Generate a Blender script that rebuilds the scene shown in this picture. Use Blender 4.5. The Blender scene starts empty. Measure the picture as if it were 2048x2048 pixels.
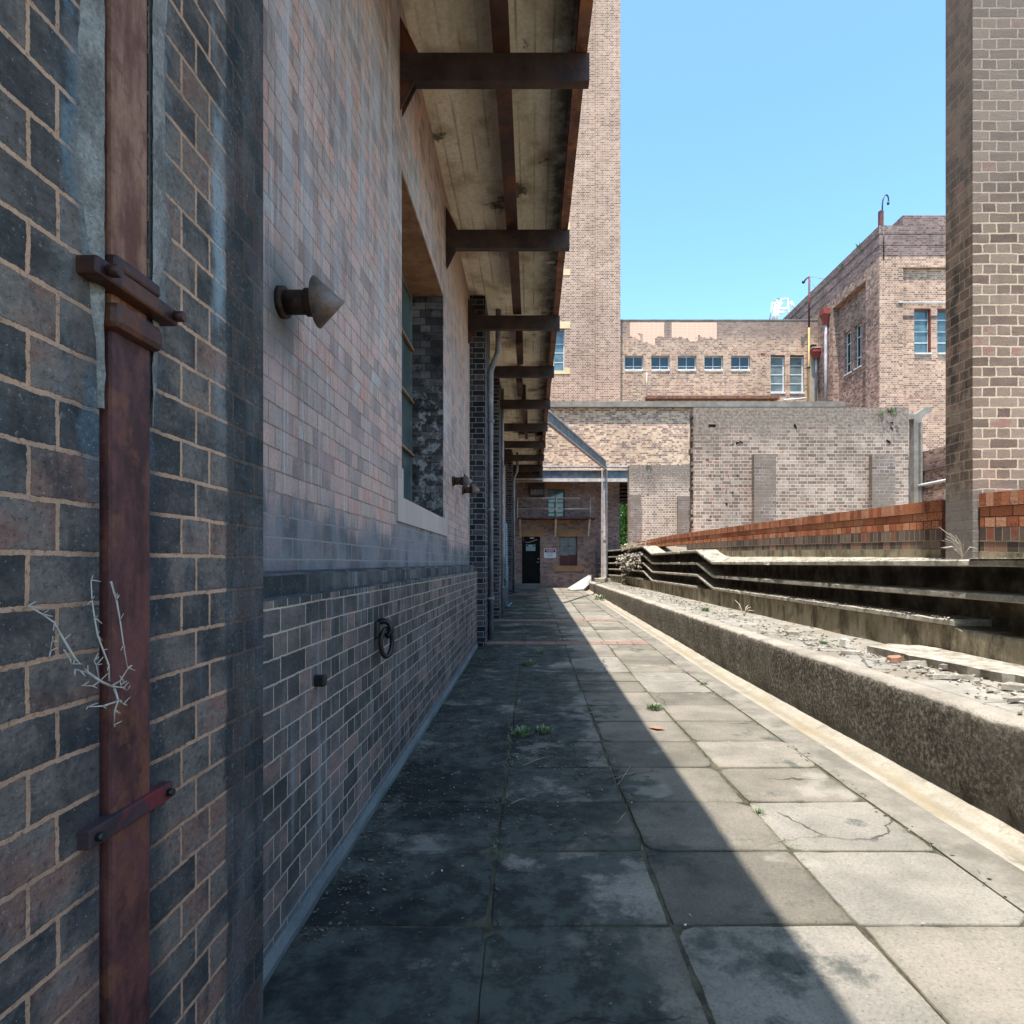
import bpy, bmesh, math, random
from mathutils import Vector, Matrix
from mathutils import noise as mnoise
random.seed(7)
# ------------------------------------------------------------ camera, light, exposure
F = 1234.0; VX = 1064.0; VY = 1126.0; E = 1.36        # focal (photo pixels), vanishing point, eye height
sc = bpy.context.scene
C = bpy.data.collections.new("place"); sc.collection.children.link(C)
cam = bpy.data.cameras.new("camera"); cam.sensor_width = 36; cam.lens = 36*F/2048
cam.shift_x = -(VX-1024)/2048; cam.shift_y = (VY-1024)/2048
cam.clip_start = 0.05; cam.clip_end = 2000
co = bpy.data.objects.new("camera", cam); C.objects.link(co)
co.location = (0, 0, E); co.rotation_euler = (math.pi/2, 0, 0); sc.camera = co
tosun = Vector((-.093, -.26, 1.0)).normalized()
w = bpy.data.worlds.new("World"); sc.world = w; w.use_nodes = True
wn = w.node_tree; bg = wn.nodes["Background"]
sky = wn.nodes.new("ShaderNodeTexSky"); sky.sky_type = 'NISHITA'; sky.sun_disc = False
sky.sun_elevation = math.asin(tosun.z); sky.sun_rotation = math.atan2(tosun.x, tosun.y)
sky.air_density = 1.0; sky.dust_density = 1.3; sky.ozone_density = 1.0
tint = wn.nodes.new("ShaderNodeMix"); tint.data_type = 'RGBA'; tint.blend_type = 'MULTIPLY'
tint.inputs[0].default_value = 1.0; tint.inputs[7].default_value = (.76, .95, .93, 1)
gm = wn.nodes.new('ShaderNodeGamma'); gm.inputs[1].default_value = 1.2
wn.links.new(sky.outputs[0], gm.inputs[0]); wn.links.new(gm.outputs[0], tint.inputs[6]); wn.links.new(tint.outputs[2], bg.inputs[0])
bg.inputs[1].default_value = .105
sl = bpy.data.lights.new("sun", 'SUN'); sl.energy = 3.0; sl.angle = math.radians(.5); sl.color = (1.0, .955, .90)
so = bpy.data.objects.new("sun", sl); C.objects.link(so); so.rotation_euler = tosun.to_track_quat('Z', 'Y').to_euler()
so.location = (-5, -10, 40)
sc.view_settings.view_transform = 'Standard'; sc.view_settings.look = 'None'
sc.view_settings.exposure = 1.75; sc.view_settings.gamma = 1
sc.render.engine = 'CYCLES'; sc.cycles.max_bounces = 8; sc.cycles.diffuse_bounces = 7
sc.cycles.use_denoising = True

def at(px, py, d):  # a photo point at depth d -> place
    return Vector(((px-VX)*d/F, d, E+(VY-py)*d/F))
def X(px, d): return (px-VX)*d/F
def Z(py, d): return E+(VY-py)*d/F
def onx(px, py, x):  # photo point on the plane x = const
    d = x*F/(px-VX); return Vector((x, d, E+(VY-py)*d/F))

def gz(d):
    pts = [(-50, 0), (8, 0), (10, .03), (14.1, .07), (23.3, .17), (28.4, .23), (200, .23)]
    for (a, za), (b, zb) in zip(pts, pts[1:]):
        if d <= b: return za+(zb-za)*(d-a)/(b-a)
    return pts[-1][1]

# ------------------------------------------------------------ materials
def lin(c):
    return tuple(((v/255)/12.92 if v/255 <= .04045 else ((v/255+.055)/1.055)**2.4) for v in c)
def col(c, k=1.0):
    l = lin(c); return (l[0]*k, l[1]*k, l[2]*k, 1)

class NT:
    def __init__(s, name, rough=.85, spec=.3):
        s.m = bpy.data.materials.new(name); s.m.use_nodes = True; s.t = s.m.node_tree
        s.b = s.t.nodes["Principled BSDF"]; s.b.inputs["Roughness"].default_value = rough
        s.b.inputs["Specular IOR Level"].default_value = spec
        tc = s.t.nodes.new("ShaderNodeTexCoord"); s.uv = tc.outputs["UV"]
        g = s.t.nodes.new("ShaderNodeNewGeometry"); s.pos = g.outputs["Position"]; s.nrm = g.outputs["Normal"]
        s.isl = g.outputs["Random Per Island"]
    def n(s, ty): return s.t.nodes.new("ShaderNode"+ty)
    def set(s, inp, v):
        if isinstance(v, bpy.types.NodeSocket): s.t.links.new(v, inp)
        elif isinstance(v, (tuple, list)):
            v = tuple(v)
            if len(v) == 3 and inp.type == 'RGBA': v = v+(1,)
            inp.default_value = v
        else:
            inp.default_value = v
    def math(s, op, a, b=0, c=None, clamp=False):
        m = s.n("Math"); m.operation = op; m.use_clamp = clamp; s.set(m.inputs[0], a); s.set(m.inputs[1], b)
        if c is not None: s.set(m.inputs[2], c)
        return m.outputs[0]
    def vmath(s, op, a, b):
        m = s.n("VectorMath"); m.operation = op; s.set(m.inputs[0], a); s.set(m.inputs[1], b); return m.outputs[0]
    def noise(s, scale=5, detail=4, vec=None, sc3=None, rough=.55, out=0, dist=0):
        v = vec if vec is not None else s.pos
        if sc3 is not None: v = s.vmath('MULTIPLY', v, sc3)
        m = s.n("TexNoise"); m.inputs["Scale"].default_value = scale; m.inputs["Detail"].default_value = detail
        m.inputs["Roughness"].default_value = rough; m.inputs["Distortion"].default_value = dist
        s.set(m.inputs["Vector"], v); return m.outputs[out]
    def voro(s, scale=5, vec=None, feature='F1', out=0, rnd=1.0):
        m = s.n("TexVoronoi"); m.feature = feature; m.inputs["Scale"].default_value = scale
        m.inputs["Randomness"].default_value = rnd
        s.set(m.inputs["Vector"], vec if vec is not None else s.pos); return m.outputs[out]
    def ramp(s, fac, stops, interp='LINEAR'):
        m = s.n("ValToRGB"); m.color_ramp.interpolation = interp; e = m.color_ramp.elements
        while len(e) < len(stops): e.new(.5)
        for k, (p, c) in enumerate(stops):
            e[k].position = p
            if not isinstance(c, (tuple, list)): c = (c, c, c, 1)
            if len(c) == 3: c = tuple(c)+(1,)
            e[k].color = c
        s.set(m.inputs[0], fac); return m.outputs[0]
    def step(s, v, a, b):  # smooth 0..1
        m = s.n("MapRange"); m.interpolation_type = 'SMOOTHSTEP'; s.set(m.inputs[0], v)
        m.inputs[1].default_value = a; m.inputs[2].default_value = b; m.inputs[3].default_value = 0; m.inputs[4].default_value = 1
        return m.outputs[0]
    def mix(s, f, a, b, blend='MIX'):
        m = s.n("Mix"); m.data_type = 'RGBA'; m.blend_type = blend; s.set(m.inputs[0], f)
        s.set(m.inputs[6], a); s.set(m.inputs[7], b); return m.outputs[2]
    def sep(s, v):
        m = s.n("SeparateXYZ"); s.set(m.inputs[0], v); return m.outputs
    def done(s, color, height=None, strength=.5, dist=.01, rough=None, metal=None):
        s.set(s.b.inputs["Base Color"], color)
        if height is not None:
            b = s.n("Bump"); b.inputs["Strength"].default_value = strength; b.inputs["Distance"].default_value = dist
            s.set(b.inputs["Height"], height); s.set(s.b.inputs["Normal"], b.outputs[0])
        if rough is not None: s.set(s.b.inputs["Roughness"], rough)
        if metal is not None: s.b.inputs["Metallic"].default_value = metal
        return s.m

def brick(name, stops, mortar, bw=.24, rh=.086, ms=.0052, eng=True, wob=.004, grime=(.45, 1.2), streak=.25,
          mottle=.3, bump=.7, bdist=.008, mvar=.3, rough=.88, hook=None, smooth=.25, fine=.25, grit=0, rag=.0, wcol=None):
    s = NT(name, rough, .25)
    nc = s.noise(3.5, 3, s.uv, out=1); nd = s.noise(38, 2, s.uv, out=1)
    off = s.vmath('ADD', s.vmath('MULTIPLY', s.vmath('SUBTRACT', nc, (.5, .5, .5)), (wob*2, wob*2, 0)),
                  s.vmath('MULTIPLY', s.vmath('SUBTRACT', nd, (.5, .5, .5)), (wob, wob, 0)))
    if rag:
        nr = s.noise(130, 4, s.uv, out=1, rough=.7); off = s.vmath('ADD', off, s.vmath('MULTIPLY', s.vmath('SUBTRACT', nr, (.5, .5, .5)), (rag, rag, 0)))
    uv = s.vmath('ADD', s.uv, off)
    bk = s.n("TexBrick"); s.set(bk.inputs["Vector"], uv); bk.inputs["Scale"].default_value = 1
    bk.inputs["Color1"].default_value = (0, 0, 0, 1); bk.inputs["Color2"].default_value = (1, 1, 1, 1)
    bk.inputs["Mortar"].default_value = (.5, .5, .5, 1)
    bk.inputs["Mortar Size"].default_value = ms; bk.inputs["Mortar Smooth"].default_value = smooth
    bk.inputs["Brick Width"].default_value = bw; bk.inputs["Row Height"].default_value = rh
    bk.offset = .5; bk.offset_frequency = 2; bk.squash = .5 if eng else 1.0; bk.squash_frequency = 2
    if bw < .1: bk.offset = 0
    val = s.sep(bk.outputs["Color"])[0]; mort = bk.outputs["Fac"]
    n1 = s.noise(7, 4, s.uv, sc3=(1, 1.6, 1)); n2 = s.noise(60, 3, s.uv)
    v2 = s.math('ADD', val, s.math('MULTIPLY', s.math('SUBTRACT', n1, .5), mottle*1.4), clamp=True)
    bc = s.ramp(v2, stops)
    f = s.math('ADD', 1-fine, s.math('MULTIPLY', n2, fine*2))
    cmb = s.n("CombineXYZ"); [s.set(cmb.inputs[i], f) for i in range(3)]
    bc = s.mix(1, bc, cmb.outputs[0], 'MULTIPLY')
    mcol = s.mix(s.step(s.noise(9, 3, s.uv), .3, .75), mortar, tuple(v*(1-mvar) for v in mortar[:3])+(1,))
    c = s.mix(mort, bc, mcol)
    big = s.noise(.55, 5, s.uv, rough=.6)
    g = s.ramp(big, [(.3, 1-grime[0]), (.62, min(grime[1], 1.0) if grime[1] <= 1 else 1.0)])
    c = s.mix(1, c, g, 'MULTIPLY')
    if streak:
        st = s.noise(1, 4, s.uv, sc3=(9, .7, 1)); st2 = s.noise(.9, 2, s.uv)
        fac = s.math('MULTIPLY', s.step(st, .52, .75), s.step(st2, .4, .65))
        c = s.mix(s.math('MULTIPLY', fac, streak), c, (.05, .048, .045, 1))
    if wcol is not None:
        stw = s.noise(1, 5, s.uv, sc3=(14, 1.1, 1)); st3 = s.noise(1.3, 3, s.uv)
        fac = s.math('MULTIPLY', s.step(stw, .5, .72), s.step(st3, .35, .6))
        c = s.mix(s.math('MULTIPLY', fac, wcol[1]), c, wcol[0])
    h = s.math('ADD', s.math('MULTIPLY', s.math('SUBTRACT', 1, mort), 1.0), s.math('MULTIPLY', n2, .35))
    h = s.math('ADD', h, s.math('MULTIPLY', n1, .4))
    if hook: c = hook(s, c, mort, val)
    if grit:
        g1 = s.noise(85, 5, s.vmath('ADD', s.uv, (3, 1, 0)), rough=.75); g2 = s.noise(6, 4, s.uv, rough=.7); g3 = s.noise(170, 2, s.vmath('ADD', s.uv, (7, 2, 0)))
        c = s.mix(s.math('MULTIPLY', s.step(g1, .53, .66), grit), c, (.02, .02, .022, 1))
        c = s.mix(s.math('MULTIPLY', s.math('MULTIPLY', s.step(g1, .44, .34), grit*.6), s.step(g2, .4, .6)), c, col((186, 184, 180)))
        c = s.mix(s.math('MULTIPLY', s.step(g3, .70, .74), grit), c, col((205, 205, 202)))
        h = s.math('ADD', h, s.math('MULTIPLY', g1, .5))
    return s.done(c, h, bump, bdist)

# left building, upper wall: pink-grey washed bricks
def hook_upper(s, c, mort, val):
    u = s.sep(s.uv); z = u[1]; y = u[0]
    nn = s.noise(3.0, 4, s.uv); sn = s.noise(1, 5, s.uv, sc3=(7, .8, 1))
    # pale lime wash runs
    wash = s.math('MULTIPLY', s.step(sn, .42, .66), s.step(z, 1.7, 3.4))
    pk = s.math('MULTIPLY', s.step(nn, .45, .65), s.math('SUBTRACT', 1, s.step(z, 1.9, 3.2)))
    c = s.mix(s.math('MULTIPLY', pk, .4), c, col((192, 148, 140)))
    c = s.mix(s.math('MULTIPLY', s.step(s.noise(1, 6, s.uv, sc3=(26, 1.6, 1), rough=.7), .5, .64), .38), c, col((112, 104, 102)))
    c = s.mix(s.math('MULTIPLY', s.step(s.noise(1, 6, s.uv, sc3=(30, 1.3, 1), rough=.7), .54, .66), .4), c, col((214, 208, 202)))
    sm_ = s.noise(1.1, 6, s.uv, rough=.7); c = s.mix(s.math('MULTIPLY', s.step(sm_, .52, .68), .45), c, col((96, 90, 90)))
    c = s.mix(s.math('MULTIPLY', wash, .5), c, col((182, 184, 186), .98))
    # tan brown run under the canopy
    br = s.math('MULTIPLY', s.step(y, 6.6, 8.2), s.step(z, 3.0, 5.2))
    c = s.mix(s.math('MULTIPLY', br, .45), c, col((176, 144, 122), .95))
    # dark damp band above the ledge
    lim = s.math('ADD', z, s.math('MULTIPLY', s.math('SUBTRACT', sn, .5), .55))
    band = s.math('SUBTRACT', 1, s.step(lim, 1.50, 1.66))
    und = s.math('MULTIPLY', s.math('SUBTRACT', 1, s.step(lim, 1.66, 1.80)), s.math('MULTIPLY', s.step(y, 4.45, 4.8), s.math('SUBTRACT', 1, s.step(y, 7.1, 7.5))))
    band = s.math('MAXIMUM', band, und)
    c = s.mix(s.math('MULTIPLY', band, .78), c, s.mix(mort, s.mix(s.step(nn, .35, .6), col((66, 74, 78), 1), col((112, 114, 116), 1)), col((132, 138, 140), 1.0)))
    # smoke stain below the near vent
    dx = s.math('ABSOLUTE', s.math('ADD', s.math('SUBTRACT', y, 2.47), s.math('MULTIPLY', s.math('SUBTRACT', nn, .5), .25)))
    m1 = s.math('SUBTRACT', 1, s.step(dx, .06, .22))
    m2 = s.math('MULTIPLY', s.step(z, 2.05, 2.3), s.math('SUBTRACT', 1, s.step(z, 2.42, 2.72)))
    c = s.mix(s.math('MULTIPLY', s.math('MULTIPLY', m1, m2), .8), c, col((104, 106, 104), .8))
    return c
M = {}
M['upper'] = brick('washed_pink_grey_brick', [(0, col((152, 130, 122))), (.25, col((178, 152, 142))), (.5, col((194, 166, 153))), (.8, col((212, 168, 151))),
                   (.95, col((204, 154, 136))), (1, col((194, 180, 172)))], col((168, 132, 114)), ms=.0042, grime=(.34, 1), streak=.45, mottle=.3, bump=.6, bdist=.007, smooth=.1,
                   hook=hook_upper, mvar=.45, fine=.3, wob=.005, grit=.35, rag=.005)
def hook_plinth(s, c, mort, val):
    u = s.sep(s.uv)
    c = s.mix(s.math('MULTIPLY', s.math('SUBTRACT', 1, s.step(s.math('ADD', u[1], s.math('MULTIPLY', s.noise(4, 3, s.uv), .1)), .10, .17)), .75), c, col((120, 132, 136), .75))
    return c
M['plinth'] = brick('dark_blue_grey_brick', [(0, col((72, 70, 66))), (.3, col((88, 83, 78))), (.6, col((108, 98, 92))), (.85, col((124, 110, 102))), (1, col((150, 118, 106)))],
                    col((214, 188, 164)), ms=.0042, grime=(.45, 1), streak=.5, mottle=1.2, bump=.8, hook=hook_plinth, wcol=(col((150, 152, 152)), .6), wob=.006, grit=.45, rag=.006, fine=.35)
M['band'] = brick('stained_band_brick', [(0, col((52, 54, 54))), (.5, col((86, 84, 82))), (1, col((116, 106, 102)))], col((78, 86, 88)), rh=.12, ms=.003, eng=False, grime=(.5, 1), streak=.5, mottle=1.1, grit=.4, rag=.005, wcol=(col((146, 150, 148)), .5))
def hook_pier(s, c, mort, val):
    u = s.sep(s.uv); y = u[0]; z = u[1]
    nn = s.noise(6, 5, s.uv); sn = s.noise(1.5, 6, s.uv, sc3=(5, 1.8, 1), rough=.7)
    wv = s.math('MULTIPLY', s.math('SUBTRACT', nn, .5), .16)
    sc_ = s.noise(1, 4, s.uv, sc3=(9, 5, 1), rough=.6); c = s.mix(s.math('MULTIPLY', s.math('MULTIPLY', s.step(sc_, .5, .66), s.math('SUBTRACT', 1, mort)), .6), c, col((44, 50, 54)))
    dx = s.math('ABSOLUTE', s.math('ADD', s.math('SUBTRACT', y, 1.19), wv))
    wd = s.math('ADD', .075, s.math('MULTIPLY', s.step(z, 1.62, 1.95), .055))
    ce = s.math('MULTIPLY', s.step(s.math('SUBTRACT', wd, dx), 0, .012), s.step(s.math('ADD', z, wv), 1.60, 1.72))
    c = s.mix(s.math('MULTIPLY', ce, .9), c, s.mix(s.noise(30, 4, s.uv), col((112, 110, 108), .8), col((150, 148, 144), 1)))
    rim = s.math('MULTIPLY', s.step(s.math('SUBTRACT', s.math('ADD', wd, .03), dx), 0, .02), s.math('MULTIPLY', s.step(z, 1.40, 1.6), s.step(nn, .45, .6)))
    c = s.mix(s.math('MULTIPLY', s.math('MULTIPLY', rim, s.math('SUBTRACT', 1, ce)), .55), c, col((128, 150, 160), 1.0))
    # dark blue tone close to pipe
    dk = s.math('MULTIPLY', s.math('SUBTRACT', 1, s.step(dx, .06, .16)), s.math('SUBTRACT', 1, ce))
    c = s.mix(s.math('MULTIPLY', dk, .6), c, col((36, 48, 56), 1.0))
    # lime run and dark sooty end of the pier
    ef = s.math('MULTIPLY', s.math('SUBTRACT', 1, s.step(s.math('ABSOLUTE', s.math('ADD', s.math('SUBTRACT', y, 1.545), s.math('MULTIPLY', wv, .5))), .01, .05)), s.step(z, 1.55, 2.0))
    end = s.step(s.math('ADD', y, s.math('MULTIPLY', wv, .35)), 1.575, 1.59)
    dark = s.mix(s.step(sn, .42, .68), col((40, 45, 47), 1.0), col((88, 90, 91), 1.0))
    c = s.mix(s.math('MULTIPLY', end, s.math('ADD', .72, s.math('MULTIPLY', mort, .12))), c, dark)
    ef = s.math('MULTIPLY', ef, s.step(s.noise(5, 5, s.uv, sc3=(1.5, .6, 1)), .38, .62))
    c = s.mix(s.math('MULTIPLY', ef, .7), c, col((164, 176, 180), 1.0))
    return c
M['pier'] = brick('dark_pier_brick', [(0, col((78, 72, 68))), (.3, col((106, 95, 88))), (.55, col((132, 116, 105))), (.8, col((146, 127, 113))), (1, col((154, 116, 100)))],
                  col((232, 178, 142)), ms=.0052, grime=(.35, 1), streak=.25, mottle=1.3, bump=1, bdist=.014, fine=.45, hook=hook_pier, grit=.6, rag=.007, wob=.0055, smooth=.2, wcol=(col((136, 142, 146)), .3))
M['pier_far'] = brick('sooty_pier_brick', [(0, col((34, 34, 38))), (.5, col((56, 54, 60))), (1, col((96, 88, 88)))], col((160, 158, 158)), ms=.006, grime=(.55, 1), streak=.3, mottle=.5)
def hook_jamb(s, c, mort, val):
    n = s.noise(7, 6, s.uv, rough=.75); z = s.sep(s.uv)[1]
    m_ = s.math('MULTIPLY', s.step(n, .50, .60), s.math('SUBTRACT', 1, s.step(z, 3.0, 3.6)))
    c = s.mix(s.math('MULTIPLY', m_, .75), c, col((168, 162, 160)))
    return s.mix(s.math('MULTIPLY', s.step(s.noise(4, 5, s.vmath('ADD', s.uv, (5, 5, 0)), rough=.7), .52, .6), .8), c, col((34, 32, 34)))
M['jamb'] = brick('window_jamb_brick', [(0, col((58, 52, 52))), (.5, col((92, 84, 84))), (1, col((128, 118, 114)))], col((70, 64, 62)), ms=.005, grime=(.5, 1), streak=.4, mottle=.8, hook=hook_jamb)
M['sill'] = brick('pale_sill_brick', [(0, col((180, 156, 146))), (1, col((192, 168, 156)))], col((184, 164, 152)), bw=.24, rh=1.0, ms=.003, eng=False, grime=(.15, 1), streak=.1, fine=.08, bump=.2)
# distant sunlit walls
M['tower'] = brick('cream_tower_brick', [(0, col((112, 86, 74))), (.5, col((150, 118, 102))), (1, col((176, 142, 122)))], col((214, 186, 164)), ms=.011, grime=(.28, 1), streak=.2, mottle=.4, mvar=.15, bump=.5)
def hook_patch(s, c, mort, val):
    u = s.sep(s.uv); x = u[0]; z = u[1]
    nn = s.noise(2.2, 2, s.uv, sc3=(1, 1, 1))
    zz = s.math('ADD', z, s.math('MULTIPLY', s.math('SUBTRACT', nn, .5), 1.1))
    def band(v, a, b): return s.math('MULTIPLY', s.step(v, a, a+.04), s.math('SUBTRACT', 1, s.step(v, b-.04, b)))
    p1 = s.math('MULTIPLY', band(x, 4.9, 6.65), s.step(zz, 12.75, 12.79))
    p1b = s.math('MULTIPLY', band(x, 5.55, 6.2), s.step(zz, 12.35, 12.39))
    p2 = s.math('MULTIPLY', band(x, 7.0, 9.3), s.step(zz, 12.62, 12.66))
    p = s.math('MAXIMUM', s.math('MAXIMUM', p1, p1b), p2)
    p = s.math('MULTIPLY', p, s.math('SUBTRACT', 1, s.step(z, 13.44, 13.46)))
    pc = s.mix(mort, col((232, 186, 160)), col((170, 130, 112)))
    top = s.step(s.math('ADD', z, s.math('MULTIPLY', s.noise(1.2, 4, s.uv), .9)), 12.6, 13.6)
    c = s.mix(s.math('MULTIPLY', top, .62), c, col((112, 98, 94)))
    return s.mix(p, c, pc)
M['wincb'] = brick('brown_upper_brick', [(0, col((118, 92, 84))), (.35, col((160, 126, 108))), (.6, col((182, 148, 124))), (.85, col((196, 166, 136))), (.98, col((150, 124, 116))), (1, col((118, 112, 118)))],
                   col((216, 192, 168)), ms=.007, grime=(.28, 1), streak=.15, hook=hook_patch, mottle=.5, mvar=.15, bump=.5)
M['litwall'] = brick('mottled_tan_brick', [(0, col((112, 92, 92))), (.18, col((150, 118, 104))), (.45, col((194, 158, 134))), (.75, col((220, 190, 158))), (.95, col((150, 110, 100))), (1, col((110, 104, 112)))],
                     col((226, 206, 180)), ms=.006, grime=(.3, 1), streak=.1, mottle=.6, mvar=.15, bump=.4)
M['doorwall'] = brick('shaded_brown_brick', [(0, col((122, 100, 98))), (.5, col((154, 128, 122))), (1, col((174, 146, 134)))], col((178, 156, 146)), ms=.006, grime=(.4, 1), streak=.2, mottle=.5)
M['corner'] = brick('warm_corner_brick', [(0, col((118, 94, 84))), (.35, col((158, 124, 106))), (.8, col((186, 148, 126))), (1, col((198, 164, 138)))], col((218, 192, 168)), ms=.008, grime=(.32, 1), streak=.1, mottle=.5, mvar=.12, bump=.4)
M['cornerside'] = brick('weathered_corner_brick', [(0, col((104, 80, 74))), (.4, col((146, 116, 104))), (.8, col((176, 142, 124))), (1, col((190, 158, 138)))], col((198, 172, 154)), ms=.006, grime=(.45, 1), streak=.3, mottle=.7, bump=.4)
M['parapet'] = brick('parapet_brick', [(0, col((92, 76, 76))), (.5, col((124, 102, 98))), (1, col((150, 124, 116)))], col((172, 150, 140)), ms=.007, grime=(.4, 1), streak=.2)
def hook_greywall(zt, amt):
    def h(s, c, mort, val):
        u = s.sep(s.uv)
        nn = s.noise(.8, 5, s.uv, rough=.65); f = s.noise(14, 5, s.uv)
        t = s.step(s.math('ADD', u[1], s.math('MULTIPLY', s.math('SUBTRACT', nn, .5), 2.2)), zt-1.15, zt-.35)
        dirt = s.mix(s.step(f, .3, .7), col((98, 87, 79)), col((146, 132, 120)))
        c = s.mix(s.math('MULTIPLY', t, amt), c, dirt)
        hole_shade = s.math('MULTIPLY', s.step(s.noise(2.6, 3, s.uv), .70, .74), .9)  # dark patches in the colour paint the shade inside holes
        return s.mix(hole_shade, c, col((60, 54, 50)))
    return h
M['greywall'] = brick('grey_weathered_brick', [(0, col((116, 100, 92))), (.5, col((150, 130, 118))), (.97, col((180, 162, 150))), (.99, col((162, 122, 110))), (1, col((162, 116, 104)))], col((214, 194, 172)), ms=.007, grime=(.35, 1), grit=.25, streak=.4,
                      hook=hook_greywall(E+3.93, .88), wob=.012, mottle=.7, mvar=.1)
M['greywall2'] = brick('grey_cream_brick', [(0, col((128, 110, 102))), (.5, col((158, 138, 126))), (1, col((184, 160, 144)))], col((232, 214, 190)), ms=.008, grime=(.18, 1), streak=.25,
                       hook=hook_greywall(E+3.75, .9), wob=.008, mottle=.4, mvar=.1)
def hook_pil(s, c, mort, val):
    f = s.noise(9, 5, s.uv); return s.mix(s.math('MULTIPLY', s.step(s.noise(1.7, 5, s.uv, rough=.7), .38, .56), .85), c, s.mix(f, col((94, 84, 76)), col((142, 126, 112))))
M['pilaster'] = brick('stained_pilaster_brick', [(0, col((104, 92, 90))), (1, col((150, 134, 126)))], col((196, 180, 166)), ms=.007, hook=hook_pil, wob=.01, streak=.4)
def hook_bigpier(s, c, mort, val):
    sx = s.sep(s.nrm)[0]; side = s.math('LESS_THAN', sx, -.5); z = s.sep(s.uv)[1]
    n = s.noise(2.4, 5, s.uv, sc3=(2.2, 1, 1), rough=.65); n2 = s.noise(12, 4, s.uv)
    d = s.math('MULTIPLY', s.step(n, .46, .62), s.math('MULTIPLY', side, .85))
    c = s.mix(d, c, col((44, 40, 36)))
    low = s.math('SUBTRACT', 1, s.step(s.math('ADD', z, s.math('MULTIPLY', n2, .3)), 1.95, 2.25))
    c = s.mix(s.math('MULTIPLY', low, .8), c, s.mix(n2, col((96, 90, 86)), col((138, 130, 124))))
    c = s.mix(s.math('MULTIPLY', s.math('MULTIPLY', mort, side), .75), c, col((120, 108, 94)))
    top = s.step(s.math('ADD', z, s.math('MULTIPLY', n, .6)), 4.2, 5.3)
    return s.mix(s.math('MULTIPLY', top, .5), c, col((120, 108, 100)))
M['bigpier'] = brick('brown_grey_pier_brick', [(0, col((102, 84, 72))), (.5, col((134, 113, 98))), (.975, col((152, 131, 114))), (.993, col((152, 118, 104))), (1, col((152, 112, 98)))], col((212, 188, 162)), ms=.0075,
                     grime=(.3, 1), streak=.2, grit=.45, rag=.008, hook=hook_bigpier, wob=.013, mottle=.5, bump=1.0, bdist=.012, fine=.2, mvar=.12)
ORA = [(0, col((158, 90, 62))), (.3, col((192, 116, 80))), (.7, col((208, 134, 96))), (1, col((214, 156, 122)))]
def hook_pit(s, c, mort, val):
    p = s.noise(55, 3, s.uv, rough=.7); q = s.noise(3, 2, s.uv)
    return s.mix(s.math('MULTIPLY', s.step(p, .48, .60), s.math('ADD', .12, s.math('MULTIPLY', s.step(q, .4, .6), .62))), c, col((58, 36, 28)))
M['orange_edge'] = brick('orange_brick_on_edge', ORA, col((176, 140, 110)), bw=.086, rh=.2, ms=.004, eng=False, hook=hook_pit, bump=1.0, bdist=.015, mottle=.3, grime=(.3, 1))
M['orange'] = brick('pitted_orange_brick', ORA, col((110, 70, 48)), ms=.005, hook=hook_pit, bump=1.0, bdist=.018, mottle=.3, grime=(.25, 1))
M['brown_edge'] = brick('brown_brick_on_edge', [(0, col((90, 76, 68))), (.6, col((128, 110, 98))), (.93, col((146, 128, 114))), (1, col((160, 96, 74)))], col((188, 172, 150)), bw=.086, rh=.2, ms=.005, eng=False, mottle=.3, bump=.9)
M['brown_row'] = brick('brown_base_brick', [(0, col((84, 76, 66))), (.6, col((122, 108, 96))), (1, col((160, 122, 104)))], col((176, 160, 140)), ms=.005, mottle=.4, bump=.9)

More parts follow.
